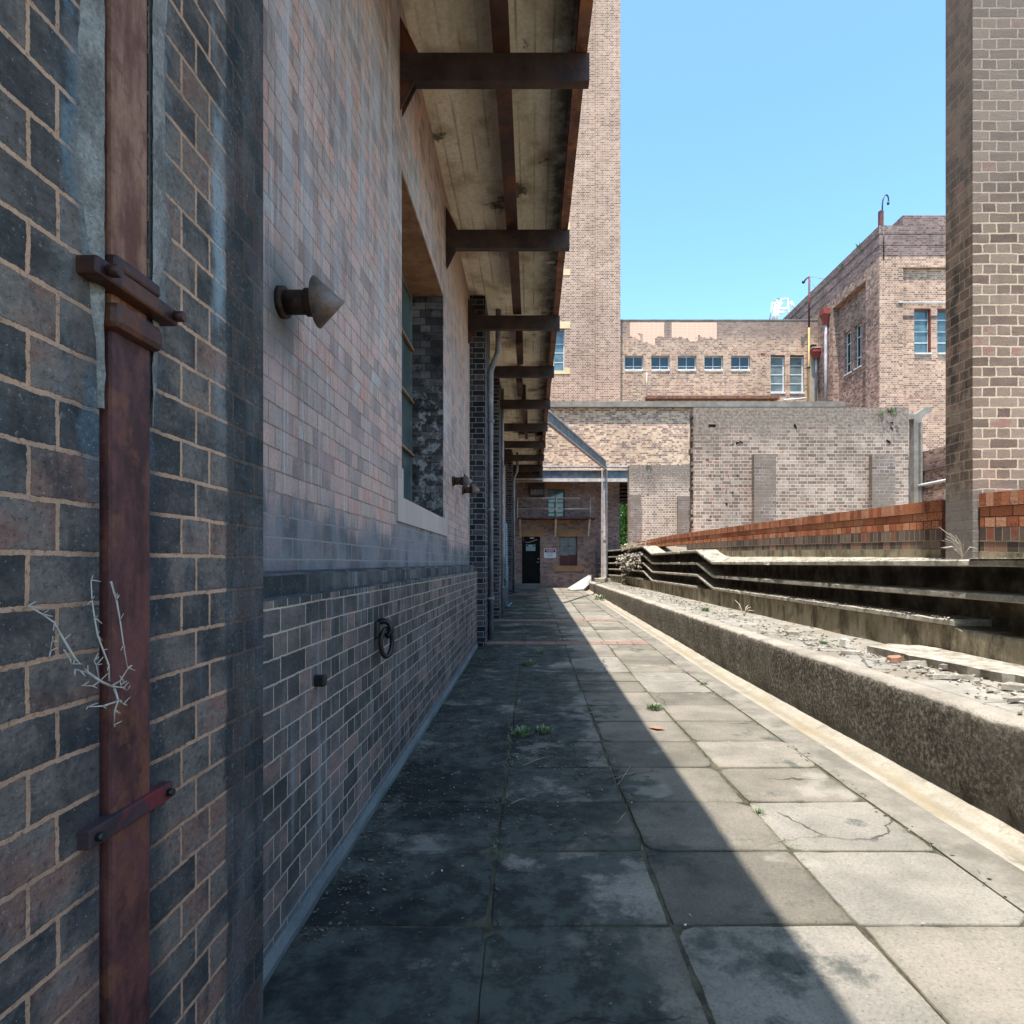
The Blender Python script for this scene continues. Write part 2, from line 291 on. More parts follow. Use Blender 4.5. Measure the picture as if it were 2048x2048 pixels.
def concrete(name, c1, c2, scale=3, dirt=None, dirtamt=.5, gran=60, bump=.4, bdist=.006, hook=None, rough=.9, speck=.25):
    s = NT(name, rough, .2)
    n = s.noise(scale, 6, rough=.65); g = s.noise(gran, 4, rough=.7)
    c = s.mix(s.step(n, .32, .68), c1, c2)
    f = s.ramp(g, [(.3, 1-speck), (.7, 1.0)]); c = s.mix(1, c, f, 'MULTIPLY')
    if dirt:
        d = s.noise(scale*.7, 6, s.vmath('ADD', s.pos, (11, 5, 3)), rough=.7)
        c = s.mix(s.math('MULTIPLY', s.step(d, .45, .62), dirtamt), c, dirt)
    if hook: c = hook(s, c)
    return s.done(c, s.math('ADD', g, s.math('MULTIPLY', n, .6)), bump, bdist)
def hook_path(s, c):
    p = s.sep(s.pos); at_ = s.n("Attribute"); at_.attribute_name = "tint"; at_.attribute_type = 'GEOMETRY'
    c = s.mix(1, c, at_.outputs["Color"], 'MULTIPLY')
    gr = s.noise(75, 4, rough=.7); c = s.mix(s.math('MULTIPLY', s.step(gr, .54, .66), .4), c, col((52, 50, 46)))
    n = s.noise(1.5, 6, rough=.62); n2 = s.noise(7, 5, rough=.75); n3 = s.noise(.8, 3)
    # moss and soil: heavy on the wall side, thins out towards the gutter
    wall = s.math('SUBTRACT', 1, s.step(p[0], -.2, 1.25)); near = s.math('SUBTRACT', 1, s.step(p[1], 9.0, 26.0))
    lev = s.math('ADD', s.math('MULTIPLY', s.math('SUBTRACT', n, .5), 3.6), s.math('MULTIPLY', s.math('SUBTRACT', n2, .5), 1.6))
    lev = s.math('ADD', lev, s.math('ADD', s.math('MULTIPLY', wall, .62), s.math('MULTIPLY', s.math('MULTIPLY', near, wall), .38)))
    m = s.step(lev, .30, .75)
    c = s.mix(s.math('MULTIPLY', m, .88), c, s.mix(s.step(n2, .4, .6), col((34, 38, 36)), col((70, 74, 68))))
    soot = s.noise(.9, 6, s.vmath('ADD', s.pos, (2, 9, 0)), rough=.7); wl_ = s.math('SUBTRACT', 1, s.step(p[0], -.3, .9))
    c = s.mix(s.math('MULTIPLY', s.math('MULTIPLY', s.step(soot, .46, .60), wl_), .75), c, col((26, 29, 30)))
    ck = s.voro(.9, s.vmath('ADD', s.pos, s.vmath('MULTIPLY', s.noise(5, 4, out=1), (.18, .18, 0))), feature='DISTANCE_TO_EDGE'); cm = s.step(s.noise(.7, 2), .5, .56)
    c = s.mix(s.math('MULTIPLY', s.math('MULTIPLY', s.math('SUBTRACT', 1, s.step(ck, .002, .006)), cm), .75), c, col((40, 38, 34)))
    # pale bald spots
    bald = s.math('MULTIPLY', s.step(s.noise(2.2, 5, s.vmath('ADD', s.pos, (3, 7, 1))), .60, .70), .4)
    c = s.mix(bald, c, col((180, 172, 158), .75))
    sp = s.voro(26); spm = s.math('MULTIPLY', s.math('SUBTRACT', 1, s.step(sp, .04, .09)), s.step(s.noise(9, 2), .52, .56))
    return s.mix(s.math('MULTIPLY', spm, .55), c, col((190, 188, 178), .8))
M['tile'] = concrete('weathered_paving_slab', col((120, 115, 105)), col((146, 138, 126)), 2.2, hook=hook_path, gran=70, speck=.3, bump=.5)
M['joint'] = concrete('mossy_joint_soil', col((56, 52, 43)), col((92, 88, 70)), 9, gran=80)
M['edge'] = concrete('edge_concrete', col((112, 106, 96)), col((138, 131, 119)), 4, dirt=col((78, 72, 62)), dirtamt=.4)
def hook_gut(s, c):
    n = s.noise(2.5, 5, sc3=(3, .5, 1)); p = s.sep(s.pos); nn = s.noise(4, 5, rough=.7)
    d = s.math('ABSOLUTE', s.math('ADD', s.math('SUBTRACT', p[0], 2.31), s.math('MULTIPLY', s.math('SUBTRACT', nn, .5), .16)))
    c = s.mix(s.math('MULTIPLY', s.math('SUBTRACT', 1, s.step(d, .01, .07)), .45), c, col((112, 98, 76)))
    c = s.mix(s.math('MULTIPLY', s.step(nn, .56, .68), .5), c, col((104, 98, 84)))
    return s.mix(s.math('MULTIPLY', s.step(n, .5, .68), .55), c, col((140, 124, 96)))
M['gutter'] = concrete('pale_gutter_concrete', col((148, 141, 127)), col((166, 158, 144)), 3, hook=hook_gut, speck=.3)
def hook_kerb(s, c):
    u = s.sep(s.uv); p = s.sep(s.pos)
    a1 = s.noise(34, 8, rough=.8); a2 = s.noise(2.2, 5, sc3=(1, 1, .5), rough=.7); v = s.voro(48)
    ag = s.ramp(a1, [(.38, col((30, 27, 23))), (.5, col((92, 86, 75))), (.62, col((166, 157, 141)))])
    ag = s.mix(s.math('MULTIPLY', s.math('SUBTRACT', 1, s.step(v, .12, .3)), .45), ag, col((176, 162, 142)))
    ag = s.mix(s.math('MULTIPLY', s.step(a2, .48, .66), .4), ag, col((110, 104, 90)))
    up = s.sep(s.nrm)[2]; face = s.math('SUBTRACT', 1, s.step(up, .25, .75))
    lowp = s.math('SUBTRACT', 1, s.step(s.math('ADD', p[2], s.math('MULTIPLY', s.noise(5, 4), .16)), .10, .20))
    c2 = s.mix(s.math('MULTIPLY', face, .92), c, ag)
    c2 = s.mix(s.math('MULTIPLY', s.math('MULTIPLY', face, lowp), .7), c2, col((98, 94, 84)))
    cr = s.noise(1, 3, sc3=(0, 2.2, .3)); st = s.math('MULTIPLY', s.step(cr, .62, .68), s.math('MULTIPLY', face, .35))
    return s.mix(st, c2, col((120, 122, 112)))
def kerbmat():
    s = NT('exposed_aggregate_concrete', .95, .15)
    n = s.noise(3, 6, rough=.65); g = s.noise(50, 4, rough=.75)
    c = s.mix(s.step(n, .35, .65), col((148, 139, 126)), col((176, 165, 150)))
    c = s.mix(1, c, s.ramp(g, [(.3, .72), (.7, 1.0)]), 'MULTIPLY')
    up = s.sep(s.nrm)[2]; face = s.math('SUBTRACT', 1, s.step(up, .25, .75))
    c = hook_kerb(s, c)
    v = s.noise(34, 8, rough=.8)
    h = s.math('ADD', g, s.math('MULTIPLY', s.math('MULTIPLY', v, face), 4))
    return s.done(c, h, .9, .02)
M['kerb'] = kerbmat()
def hook_ledge(s, c):
    cr = s.voro(1.1, feature='DISTANCE_TO_EDGE'); n = s.noise(6, 4)
    return s.mix(s.math('MULTIPLY', s.math('SUBTRACT', 1, s.step(s.math('ADD', cr, s.math('MULTIPLY', n, .02)), .012, .03)), .7), c, col((60, 54, 46)))
M['ledge'] = concrete('cracked_ledge_screed', col((128, 124, 114)), col((154, 148, 138)), 2.5, dirt=col((108, 94, 74)), dirtamt=.5, hook=hook_ledge)
def hook_riser(s, c):
    st = s.noise(1, 7, sc3=(2, 4, 1.6), rough=.75); n = s.noise(1.8, 4)
    c = s.mix(s.math('MULTIPLY', s.step(st, .42, .66), .85), c, col((64, 57, 42)))
    return s.mix(s.math('MULTIPLY', s.step(n, .5, .7), .4), c, col((84, 78, 48)))
M['riser'] = concrete('mould_streaked_concrete', col((152, 140, 116)), col((176, 164, 140)), 4, hook=hook_riser)
M['shelf'] = concrete('eroded_slab_concrete', col((152, 145, 130)), col((192, 184, 168)), 8, dirt=col((84, 77, 64)), dirtamt=.5, gran=90, bump=.8, speck=.4)
M['cave'] = concrete('black_stained_brickwork', col((84, 72, 60)), col((150, 132, 112)), 4, dirt=col((50, 42, 34)), dirtamt=.6)
M['cornice'] = concrete('grey_cornice_concrete', col((128, 122, 114)), col((152, 144, 134)), 3, dirt=col((96, 90, 84)), dirtamt=.4)
M['render'] = concrete('cement_render', col((150, 138, 126)), col((172, 158, 144)), 2)
M['stone'] = concrete('tan_lintel_stone', col((150, 116, 86)), col((168, 134, 102)), 2, speck=.1)
M['cream'] = concrete('cream_lintel_stone', col((204, 178, 138)), col((214, 190, 152)), 2, speck=.05)
M['smear'] = concrete('rough_cement_smear', col((168, 158, 148)), col((206, 196, 184)), 14, dirt=col((84, 78, 74)), dirtamt=.55, gran=120, bump=1, bdist=.012, speck=.5)
M['rubble'] = concrete('broken_concrete', col((140, 132, 120)), col((184, 176, 162)), 9, dirt=col((92, 82, 68)), gran=110, bump=.8)
M['white'] = concrete('chalky_white_board', col((150, 147, 142)), col((166, 163, 158)), 3, speck=.12)
M['ground'] = concrete('bare_ground', col((112, 104, 88)), col((136, 126, 108)), .6)
M['step'] = concrete('smooth_step_concrete', col((104, 106, 104)), col((124, 126, 122)), 2)
def deckmat():
    s = NT('board_marked_concrete_soffit', .9, .15)
    p = s.sep(s.pos)
    b = s.math('FRACT', s.math('DIVIDE', s.math('ADD', p[0], 3), .155))
    line = s.math('MULTIPLY', s.math('SUBTRACT', 1, s.step(s.math('ABSOLUTE', s.math('SUBTRACT', b, .5)), .02, .10)), s.step(s.noise(1, 4, sc3=(3, 1.3, 1)), .38, .62))
    n = s.noise(1, 5, sc3=(5, 1.2, 1), rough=.65); n2 = s.noise(9, 5); n3 = s.noise(1.6, 4)
    c = s.mix(s.step(n, .35, .65), col((222, 210, 184)), col((242, 234, 214)))
    c = s.mix(s.math('MULTIPLY', line, .45), c, col((88, 72, 54)))
    c = s.mix(s.math('MULTIPLY', s.step(n3, .48, .66), .6), c, col((128, 102, 74)))
    c = s.mix(s.math('MULTIPLY', s.step(s.noise(26, 5, rough=.7), .35, .7), .3), c, col((150, 132, 102)))
    n5 = s.noise(2.6, 6, s.vmath('ADD', s.pos, (4, 4, 0)), rough=.75); c = s.mix(s.math('MULTIPLY', s.step(n5, .60, .68), .55), c, col((222, 214, 200)))
    n6 = s.noise(1.3, 6, s.vmath('ADD', s.pos, (8, 1, 0)), rough=.7); c = s.mix(s.math('MULTIPLY', s.step(n6, .61, .68), .8), c, col((44, 34, 26)))
    side = s.math('MULTIPLY', s.math('MULTIPLY', s.step(p[0], .05, .33), s.step(s.noise(5, 5, rough=.7), .35, .6)), .75)
    c = s.mix(side, c, col((72, 60, 46)))
    hh = s.math('SUBTRACT', n2, s.math('MULTIPLY', line, 1.2))
    return s.done(c, hh, .5, .01)
M['deck'] = deckmat()

def metal(name, c1, c2, scale=6, rough=.7, c3=None, amt=.5, spec=.35, sc3=None, bump=.3):
    s = NT(name, rough, spec)
    n = s.noise(scale, 6, sc3=sc3, rough=.65); n2 = s.noise(scale*6, 4)
    c = s.mix(s.step(n, .38, .62), c1, c2)
    if c3: c = s.mix(s.math('MULTIPLY', s.step(s.noise(scale*.8, 5, s.vmath('ADD', s.pos, (9, 1, 4)), rough=.7), .5, .62), amt), c, c3)
    c = s.mix(1, c, s.ramp(n2, [(.25, .75), (.7, 1)]), 'MULTIPLY')
    return s.done(c, n2, bump, .004)
M['rustpipe'] = metal('red_brown_rusty_iron', col((68, 38, 36)), col((112, 64, 58)), 11, c3=col((130, 78, 52)), amt=.6, rough=.65, sc3=(1, 1, .45), bump=.7)
M['rustpipe_up'] = metal('flaking_orange_iron', col((112, 66, 48)), col((164, 116, 90)), 14, c3=col((104, 60, 44)), amt=.7, sc3=(1, 1, .22), bump=.8)
M['collar'] = metal('dark_rust_casting', col((52, 30, 26)), col((78, 44, 36)), 9, c3=col((128, 72, 34)), amt=.35, rough=.5)
M['strap'] = metal('dark_strap_iron', col((56, 44, 46)), col((74, 52, 54)), 9, c3=col((140, 40, 44)), amt=.6)
M['beam'] = metal('brown_painted_steel', col((52, 34, 28)), col((76, 50, 40)), 3, c3=col((122, 66, 38)), amt=.5, rough=.55)
M['beamface'] = metal('dark_steel', col((46, 34, 32)), col((70, 54, 50)), 3, c3=col((96, 60, 42)), amt=.4, rough=.55)
M['channel'] = metal('red_brown_steel_edge', col((88, 56, 44)), col((122, 84, 68)), 6, c3=col((170, 110, 60)), amt=.5)
M['greysteel'] = metal('peeling_blue_grey_steel', col((78, 92, 104)), col((110, 122, 130)), 4, c3=col((150, 140, 130)), amt=.4)
M['whitesteel'] = metal('pale_chalky_paint', col((176, 164, 158)), col((204, 194, 188)), 3, c3=col((160, 110, 84)), amt=.35)
M['drain'] = metal('grey_painted_drainpipe', col((126, 124, 130)), col((158, 154, 158)), 3, c3=col((112, 92, 84)), amt=.3)
M['bluepipe'] = metal('pale_blue_pipe', col((110, 150, 166)), col((134, 172, 186)), 3)
M['blackiron'] = metal('black_iron', col((12, 13, 15)), col((26, 28, 30)), 14, rough=.45, c3=col((60, 36, 30)), amt=.3, spec=.5)
M['cone'] = metal('weathered_sheet_metal', col((92, 80, 78)), col((134, 116, 108)), 9, c3=col((138, 88, 50)), amt=.7, rough=.45, bump=.5)
M['ventpipe'] = metal('dark_rusty_tube', col((40, 28, 22)), col((64, 46, 34)), 10, c3=col((104, 66, 36)), amt=.4)
M['redmetal'] = metal('red_hopper_paint', col((128, 54, 46)), col((150, 74, 62)), 4)
M['yellow'] = metal('yellow_orange_paint', col((196, 148, 84)), col((214, 172, 108)), 2, c3=col((158, 92, 60)), amt=.4)
M['frame'] = metal('white_window_frame', col((196, 196, 196)), col((216, 216, 214)), 3)
M['frame_grey'] = metal('old_green_grey_frame', col((82, 92, 92)), col((110, 120, 120)), 5, c3=col((110, 70, 50)), amt=.4)
M['frame_red'] = metal('dark_red_reveal', col((104, 52, 44)), col((130, 70, 58)), 5)
M['timber'] = metal('dry_timber', col((132, 96, 70)), col((160, 122, 92)), 6)
M['doorblack'] = metal('black_door_paint', col((9, 10, 11)), col((18, 20, 21)), 3, rough=.6, c3=col((40, 42, 42)), amt=.15, spec=.15)
def flat(name, c, rough=.6, spec=.4):
    s = NT(name, rough, spec); n = s.noise(30, 3)
    return s.done(s.mix(n, tuple(v*.85 for v in c[:3])+(1,), c))
M['signwhite'] = flat('sign_white', col((214, 226, 228)))
M['signblack'] = flat('sign_black', col((18, 18, 20)))
M['signred'] = flat('sign_faded_red', col((214, 96, 122)))
M['signgreen'] = flat('sign_pale_green', col((150, 178, 178)))
M['redboard'] = flat('red_brown_board', col((92, 46, 42)))
M['lampglass'] = flat('milky_lamp_cover', col((206, 196, 168)), .3)
M['dark'] = flat('void_shade_black', col((16, 14, 13)), .9, .1)  # near-black that paints the shade of holes and the louvre gap
def glass(name, c, r=.08):
    s = NT(name, r, .6); n = s.noise(2.5, 3)
    return s.done(s.mix(s.step(n, .3, .7), tuple(v*.55 for v in c[:3])+(1,), c))
M['glass'] = glass('dusty_blue_window_glass', col((96, 122, 128)), .05)
M['glassdark'] = glass('dark_window_glass', col((36, 54, 58)), .08)
M['glassgrey'] = glass('frosted_grey_glass', col((112, 124, 124)), .35)
M['glassgreen'] = glass('dull_green_wired_glass', col((84, 96, 94)), .3)
M['twig'] = flat('bleached_twig', col((204, 190, 174)), .9, .1)
M['twigbrown'] = flat('brown_twig', col((168, 150, 128)), .9, .1)
def leafmat(name, a, b):
    s = NT(name, .6, .3); return s.done(s.mix(s.isl, a, b))
M['leaf'] = leafmat('sunlit_leaf', col((104, 150, 58)), col((160, 196, 96)))
M['weed'] = leafmat('weed_leaf', col((84, 102, 64)), col((138, 150, 108)))
M['litter'] = leafmat('dry_leaf_litter', col((58, 50, 44)), col((140, 122, 102)))
M['chips'] = leafmat('pale_chips', col((120, 112, 100)), col((206, 200, 188)))
M['bark'] = flat('tree_bark', col((92, 80, 66)), .9, .1)
M['brickchip'] = flat('orange_brick_fragment', col((150, 112, 92)), .9, .1)

# ------------------------------------------------------------ helpers
def boxuv(me):
    uvl = me.uv_layers.new(name="UVMap")
    for p in me.polygons:
        n = p.normal; ax = max(range(3), key=lambda i: abs(n[i]))
        for li in p.loop_indices:
            v = me.vertices[me.loops[li].vertex_index].co
            uvl.data[li].uv = (v.y, v.z) if ax == 0 else ((v.x, v.z) if ax == 1 else (v.y, v.x))
def tag(o, label=None, cat=None, group=None, kind=None):
    if label: o['label'] = label
    if cat: o['category'] = cat
    if group: o['group'] = group
    if kind: o['kind'] = kind
    return o
def obj(name, bm, m, parent=None, smooth=False, uv=True, bevel=0):
    bmesh.ops.recalc_face_normals(bm, faces=bm.faces[:])
    me = bpy.data.meshes.new(name); bm.to_mesh(me); bm.free()
    if uv and not me.uv_layers: boxuv(me)
    if isinstance(m, (list, tuple)):
        for k in m: me.materials.append(k)
    else: me.materials.append(m)
    if smooth:
        for p in me.polygons: p.use_smooth = True
    o = bpy.data.objects.new(name, me); C.objects.link(o)
    if parent:
        o.parent = parent; o.matrix_parent_inverse = Matrix.Translation(-Vector(parent.location))
    if bevel:
        b = o.modifiers.new("bevel", 'BEVEL'); b.width = bevel; b.segments = 2; b.limit_method = 'ANGLE'
    return o
def thing(name, label, cat, loc=(0, 0, 0), group=None):
    o = bpy.data.objects.new(name, None); C.objects.link(o); o.location = loc; o.empty_display_size = .2
    bpy.context.view_layer.update()
    return tag(o, label, cat, group)
def hexa(bm, c, mi=0):
    v = [bm.verts.new(p) for p in c]
    for f in ((0, 1, 2, 3), (7, 6, 5, 4), (0, 4, 5, 1), (1, 5, 6, 2), (2, 6, 7, 3), (3, 7, 4, 0)):
        bm.faces.new([v[i] for i in f]).material_index = mi
def box(bm, x0, x1, y0, y1, z0, z1, mi=0):
    hexa(bm, [(x0, y0, z0), (x1, y0, z0), (x1, y1, z0), (x0, y1, z0), (x0, y0, z1), (x1, y0, z1), (x1, y1, z1), (x0, y1, z1)], mi)
def B(*boxes):
    bm = bmesh.new()
    for b in boxes: box(bm, *b)
    return bm
def tube(bm, pts, r, seg=10, caps=True, mi=0):
    pts = [Vector(p) for p in pts]; rs = r if isinstance(r, (list, tuple)) else [r]*len(pts)
    rings = []; ref = None
    for i, p in enumerate(pts):
        t = ((pts[min(i+1, len(pts)-1)]-p).normalized()+(p-pts[max(i-1, 0)]).normalized())
        t = t.normalized() if t.length > 1e-6 else Vector((0, 0, 1))
        if ref is None: ref = Vector((0, 0, 1)) if abs(t.z) < .9 else Vector((1, 0, 0))
        a = t.cross(ref).normalized(); b = t.cross(a).normalized(); ref = -b if False else ref
        if abs(t.dot(ref)) > .97: ref = a
        rings.append([bm.verts.new(p+(a*math.cos(2*math.pi*k/seg)+b*math.sin(2*math.pi*k/seg))*rs[i]) for k in range(seg)])
    for A, Bq in zip(rings, rings[1:]):
        # match ring starts
        s = min(range(seg), key=lambda q: (A[0].co-Bq[q].co).length)
        d = 1 if (A[1].co-Bq[(s+1) % seg].co).length <= (A[1].co-Bq[(s-1) % seg].co).length else -1
        for k in range(seg):
            f = bm.faces.new((A[k], A[(k+1) % seg], Bq[(s+d*(k+1)) % seg], Bq[(s+d*k) % seg])); f.smooth = True; f.material_index = mi
    if caps:
        bm.faces.new(rings[0][::-1]); bm.faces.new(rings[-1])
def T(pts, r, seg=10):
    bm = bmesh.new(); tube(bm, pts, r, seg); return bm
def cells(bm, us, zs, holes, P, depth, mi=0, back=True):
    """wall of cells: P(u,z,w) -> point, w 0 front .. depth back; holes = [(u0,u1,z0,z1)]"""
    for h in holes: us = us+[h[0], h[1]]; zs = zs+[h[2], h[3]]
    us = sorted(set(round(u, 5) for u in us)); zs = sorted(set(round(z, 5) for z in zs))
    def solid(i, j):
        if i < 0 or j < 0 or i >= len(us)-1 or j >= len(zs)-1: return False
        cu = (us[i]+us[i+1])/2; cz = (zs[j]+zs[j+1])/2
        return not any(h[0] < cu < h[1] and h[2] < cz < h[3] for h in holes)
    def q(*pts): bm.faces.new([bm.verts.new(p) for p in pts]).material_index = mi
    for i in range(len(us)-1):
        for j in range(len(zs)-1):
            if not solid(i, j): continue
            a, b, c, d = us[i], us[i+1], zs[j], zs[j+1]
            q(P(a, c, 0), P(b, c, 0), P(b, d, 0), P(a, d, 0))
            if back: q(P(b, c, depth), P(a, c, depth), P(a, d, depth), P(b, d, depth))
            if not solid(i-1, j): q(P(a, c, depth), P(a, c, 0), P(a, d, 0), P(a, d, depth))
            if not solid(i+1, j): q(P(b, c, 0), P(b, c, depth), P(b, d, depth), P(b, d, 0))
            if not solid(i, j-1): q(P(a, c, depth), P(b, c, depth), P(b, c, 0), P(a, c, 0))
            if not solid(i, j+1): q(P(a, d, 0), P(b, d, 0), P(b, d, depth), P(a, d, depth))
def wallobj(name, us, zs, holes, P, depth, m, parent):
    bm = bmesh.new(); cells(bm, us, zs, holes, P, depth)
    me = bpy.data.meshes.new(name); bmesh.ops.remove_doubles(bm, verts=bm.verts, dist=1e-5)
    bmesh.ops.recalc_face_normals(bm, faces=bm.faces[:]); bm.to_mesh(me); bm.free(); boxuv(me); me.materials.append(m)
    o = bpy.data.objects.new(name, me); C.objects.link(o)
    if parent: o.parent = parent; o.matrix_parent_inverse = Matrix.Translation(-Vector(parent.location))
    return o
def PY(d): return lambda u, z, w: (u, d+w, z)          # faces the camera
def PXr(x): return lambda u, z, w: (x+w, u, z)         # faces -x (a wall on the right)
def PXl(x): return lambda u, z, w: (x-w, u, z)         # faces +x (a wall on the left)
def window(parent, P, u0, u1, z0, z1, vs, hs, inset, fm, gm, bar=.05, thick=.05):
    """frame bars as a part, pane as sub-part. vs, hs = inner bar positions (fractions)"""
    bm = bmesh.new()
    def bx_(a, b, c, d, w0, w1):
        pts = [P(a, c, w0), P(b, c, w0), P(b, c, w1), P(a, c, w1), P(a, d, w0), P(b, d, w0), P(b, d, w1), P(a, d, w1)]
        hexa(bm, pts)
    w0 = inset; w1 = inset+thick
    bx_(u0, u0+bar, z0, z1, w0, w1); bx_(u1-bar, u1, z0, z1, w0, w1)
    bx_(u0+bar, u1-bar, z0, z0+bar, w0, w1); bx_(u0+bar, u1-bar, z1-bar, z1, w0, w1)
    for f in hs:
        z = z0+(z1-z0)*f; bx_(u0+bar, u1-bar, z-bar*.4, z+bar*.4, w0+.004, w1-.004)
    for f in vs:
        u = u0+(u1-u0)*f; bx_(u-bar*.35, u+bar*.35, z0+bar, z1-bar, w0+.008, w1-.008)
    fr = obj('window', bm, fm, parent)
    bm = bmesh.new()
    hexa(bm, [P(u0+.01, z0+.01, w1-.03), P(u1-.01, z0+.01, w1-.03), P(u1-.01, z0+.01, w1-.02), P(u0+.01, z0+.01, w1-.02),
              P(u0+.01, z1-.01, w1-.03), P(u1-.01, z1-.01, w1-.03), P(u1-.01, z1-.01, w1-.02), P(u0+.01, z1-.01, w1-.02)])
    obj('pane', bm, gm, fr)
    return fr
def shard(bm, p, sx, sy, sz, rg, tilt=.25):
    n = rg.randint(5, 8); an = sorted(rg.uniform(0, 2*math.pi) for _ in range(n)); R = Matrix.Rotation(rg.uniform(0, 6.28), 3, 'Z') @ Matrix.Rotation(rg.uniform(-tilt, tilt), 3, 'X') @ Matrix.Rotation(rg.uniform(-tilt, tilt), 3, 'Y')
    lo = []; hi = []
    for a in an:
        k = rg.uniform(.7, 1); v = Vector((math.cos(a)*sx*k, math.sin(a)*sy*k, 0)); lo.append(bm.verts.new(Vector(p)+R @ v)); hi.append(bm.verts.new(Vector(p)+R @ (v*rg.uniform(.86, .98)+Vector((0, 0, sz*rg.uniform(.85, 1.1))))))
    bm.faces.new(lo[::-1]); bm.faces.new(hi)
    for k in range(n): bm.faces.new((lo[k], lo[(k+1) % n], hi[(k+1) % n], hi[k]))
def kink(pts, v):
    for (a, za), (b, zb) in zip(pts, pts[1:]):
        if v <= b: return za+(zb-za)*(v-a)/(b-a)
    return pts[-1][1]
def nz(v, s=1.0): return mnoise.noise(Vector(v)*s)

# ============================================================ SETTING
o = obj('ground', B((-300, 300, -60, 600, -.9, -.06)), M['ground']); tag(o, kind='structure')
# paved path: slabs as one surface
bm = bmesh.new(); cl = bm.loops.layers.color.new("tint")
xs = [-.90, -.165, .53, 1.225, 1.92]; rows = []
bands = [(10.08, 10.42), (13.75, 14.1), (23.3, 23.65)]
y = 10.08
while y > -4: rows.append((y-.597, y)); y -= .597
y = 10.42
while y < 13.7: rows.append((y, min(y+.555, 13.75))); y += .555
y = 14.1
while y < 23.2: rows.append((y, min(y+.575, 23.3))); y += .575
y = 23.65
while y < 28.3: rows.append((y, min(y+.594, 28.4))); y += .594
rng = random.Random(3)
for (ya, yb) in rows:
    for i in range(4):
        x0, x1 = xs[i], xs[i+1]; g = .0025+rng.random()*.003
        dx = rng.uniform(-.008, .008) if 0 < i else 0
        top = [gz(ya)+rng.uniform(-.006, .004), gz(ya)+rng.uniform(-.006, .004), gz(yb)+rng.uniform(-.006, .004), gz(yb)+rng.uniform(-.006, .004)]
        p = [(x0+g+dx, ya+g), (x1-g+dx, ya+g), (x1-g+dx, yb-g), (x0+g+dx, yb-g)]
        t = rng.uniform(.80, 1.12)
        def jit(q): return (q[0]+(rng.uniform(-.007, .007) if .0 < abs(q[0]+.9) and q[0] > -.85 else 0), q[1]+rng.uniform(-.006, .006))
        p = [jit(q) for q in p]
        # outline with small chips, worn corners
        out = []
        for k in range(4):
            a_ = Vector((*p[k], top[k])); b_ = Vector((*p[(k+1) % 4], top[(k+1) % 4])); cen = Vector(((p[0][0]+p[2][0])/2, (p[0][1]+p[2][1])/2, 0))
            chip = rng.uniform(.0, .012) if rng.random() < .7 else rng.uniform(.02, .05)
            nseg = 9 if ya < 12 else 3
            for i in range(nseg):
                q = a_.lerp(b_, i/nseg); inn = (cen-q); inn.z = 0; inn.normalize()
                q = q+inn*((chip if i == 0 else 0)+max(0, nz((q.x*14, q.y*14, 3)))*.012); out.append(q)
        def ins(q, m_):
            v = Vector((cen.x-q.x, cen.y-q.y, 0)); sx_ = (x1-x0)/2; sy_ = (yb-ya)/2
            return Vector((q.x+v.x*m_/sx_, q.y+v.y*m_/sy_, q.z))
        n_ = len(out)
        L = [([bm.verts.new((q.x, q.y, -.05)) for q in out], .6), ([bm.verts.new((q.x, q.y, q.z-.006)) for q in out], .7),
             ([bm.verts.new(ins(q, .005)) for q in out], .94), ([bm.verts.new(ins(q, .04)) for q in out], 1.0)]
        f = bm.faces.new(L[3][0])
        for l in f.loops: l[cl] = (t, t*.99, t*.97, 1)
        for (A_, ta), (B_, tb) in zip(L, L[1:]):
            for k in range(n_):
                f = bm.faces.new((A_[k], A_[(k+1) % n_], B_[(k+1) % n_], B_[k]))
                for l, tt in zip(f.loops, (ta, ta, tb, tb)): l[cl] = (t*tt, t*tt*.99, t*tt*.96, 1)
o = obj('path', bm, M['tile']); tag(o, kind='structure')
bm = bmesh.new()
for k in range(-5, 31):
    hexa(bm, [(-.9, k, -.055), (1.93, k, -.055), (1.93, k+1, -.055), (-.9, k+1, -.055), (-.9, k, gz(k)-.007), (1.93, k, gz(k)-.007), (1.93, k+1, gz(k+1)-.007), (-.9, k+1, gz(k+1)-.007)])
tag(obj('path_bed', bm, M['joint']), kind='structure')
bm = bmesh.new()
for a, b in bands:
    for k in range(11):
        x0 = -.88+k*.255; z = gz(a)
        hexa(bm, [(x0+.004, a, z-.04), (x0+.25, a, z-.04), (x0+.25, b, z-.04), (x0+.004, b, z-.04), (x0+.004, a, z+.002), (x0+.25, a, z+.002), (x0+.25, b, gz(b)+.002), (x0+.004, b, gz(b)+.002)])
M['redband'] = concrete('dusty_red_paver', col((128, 98, 86)), col((146, 118, 104)), 5)
tag(obj('paving_band', bm, M['redband']), kind='structure')
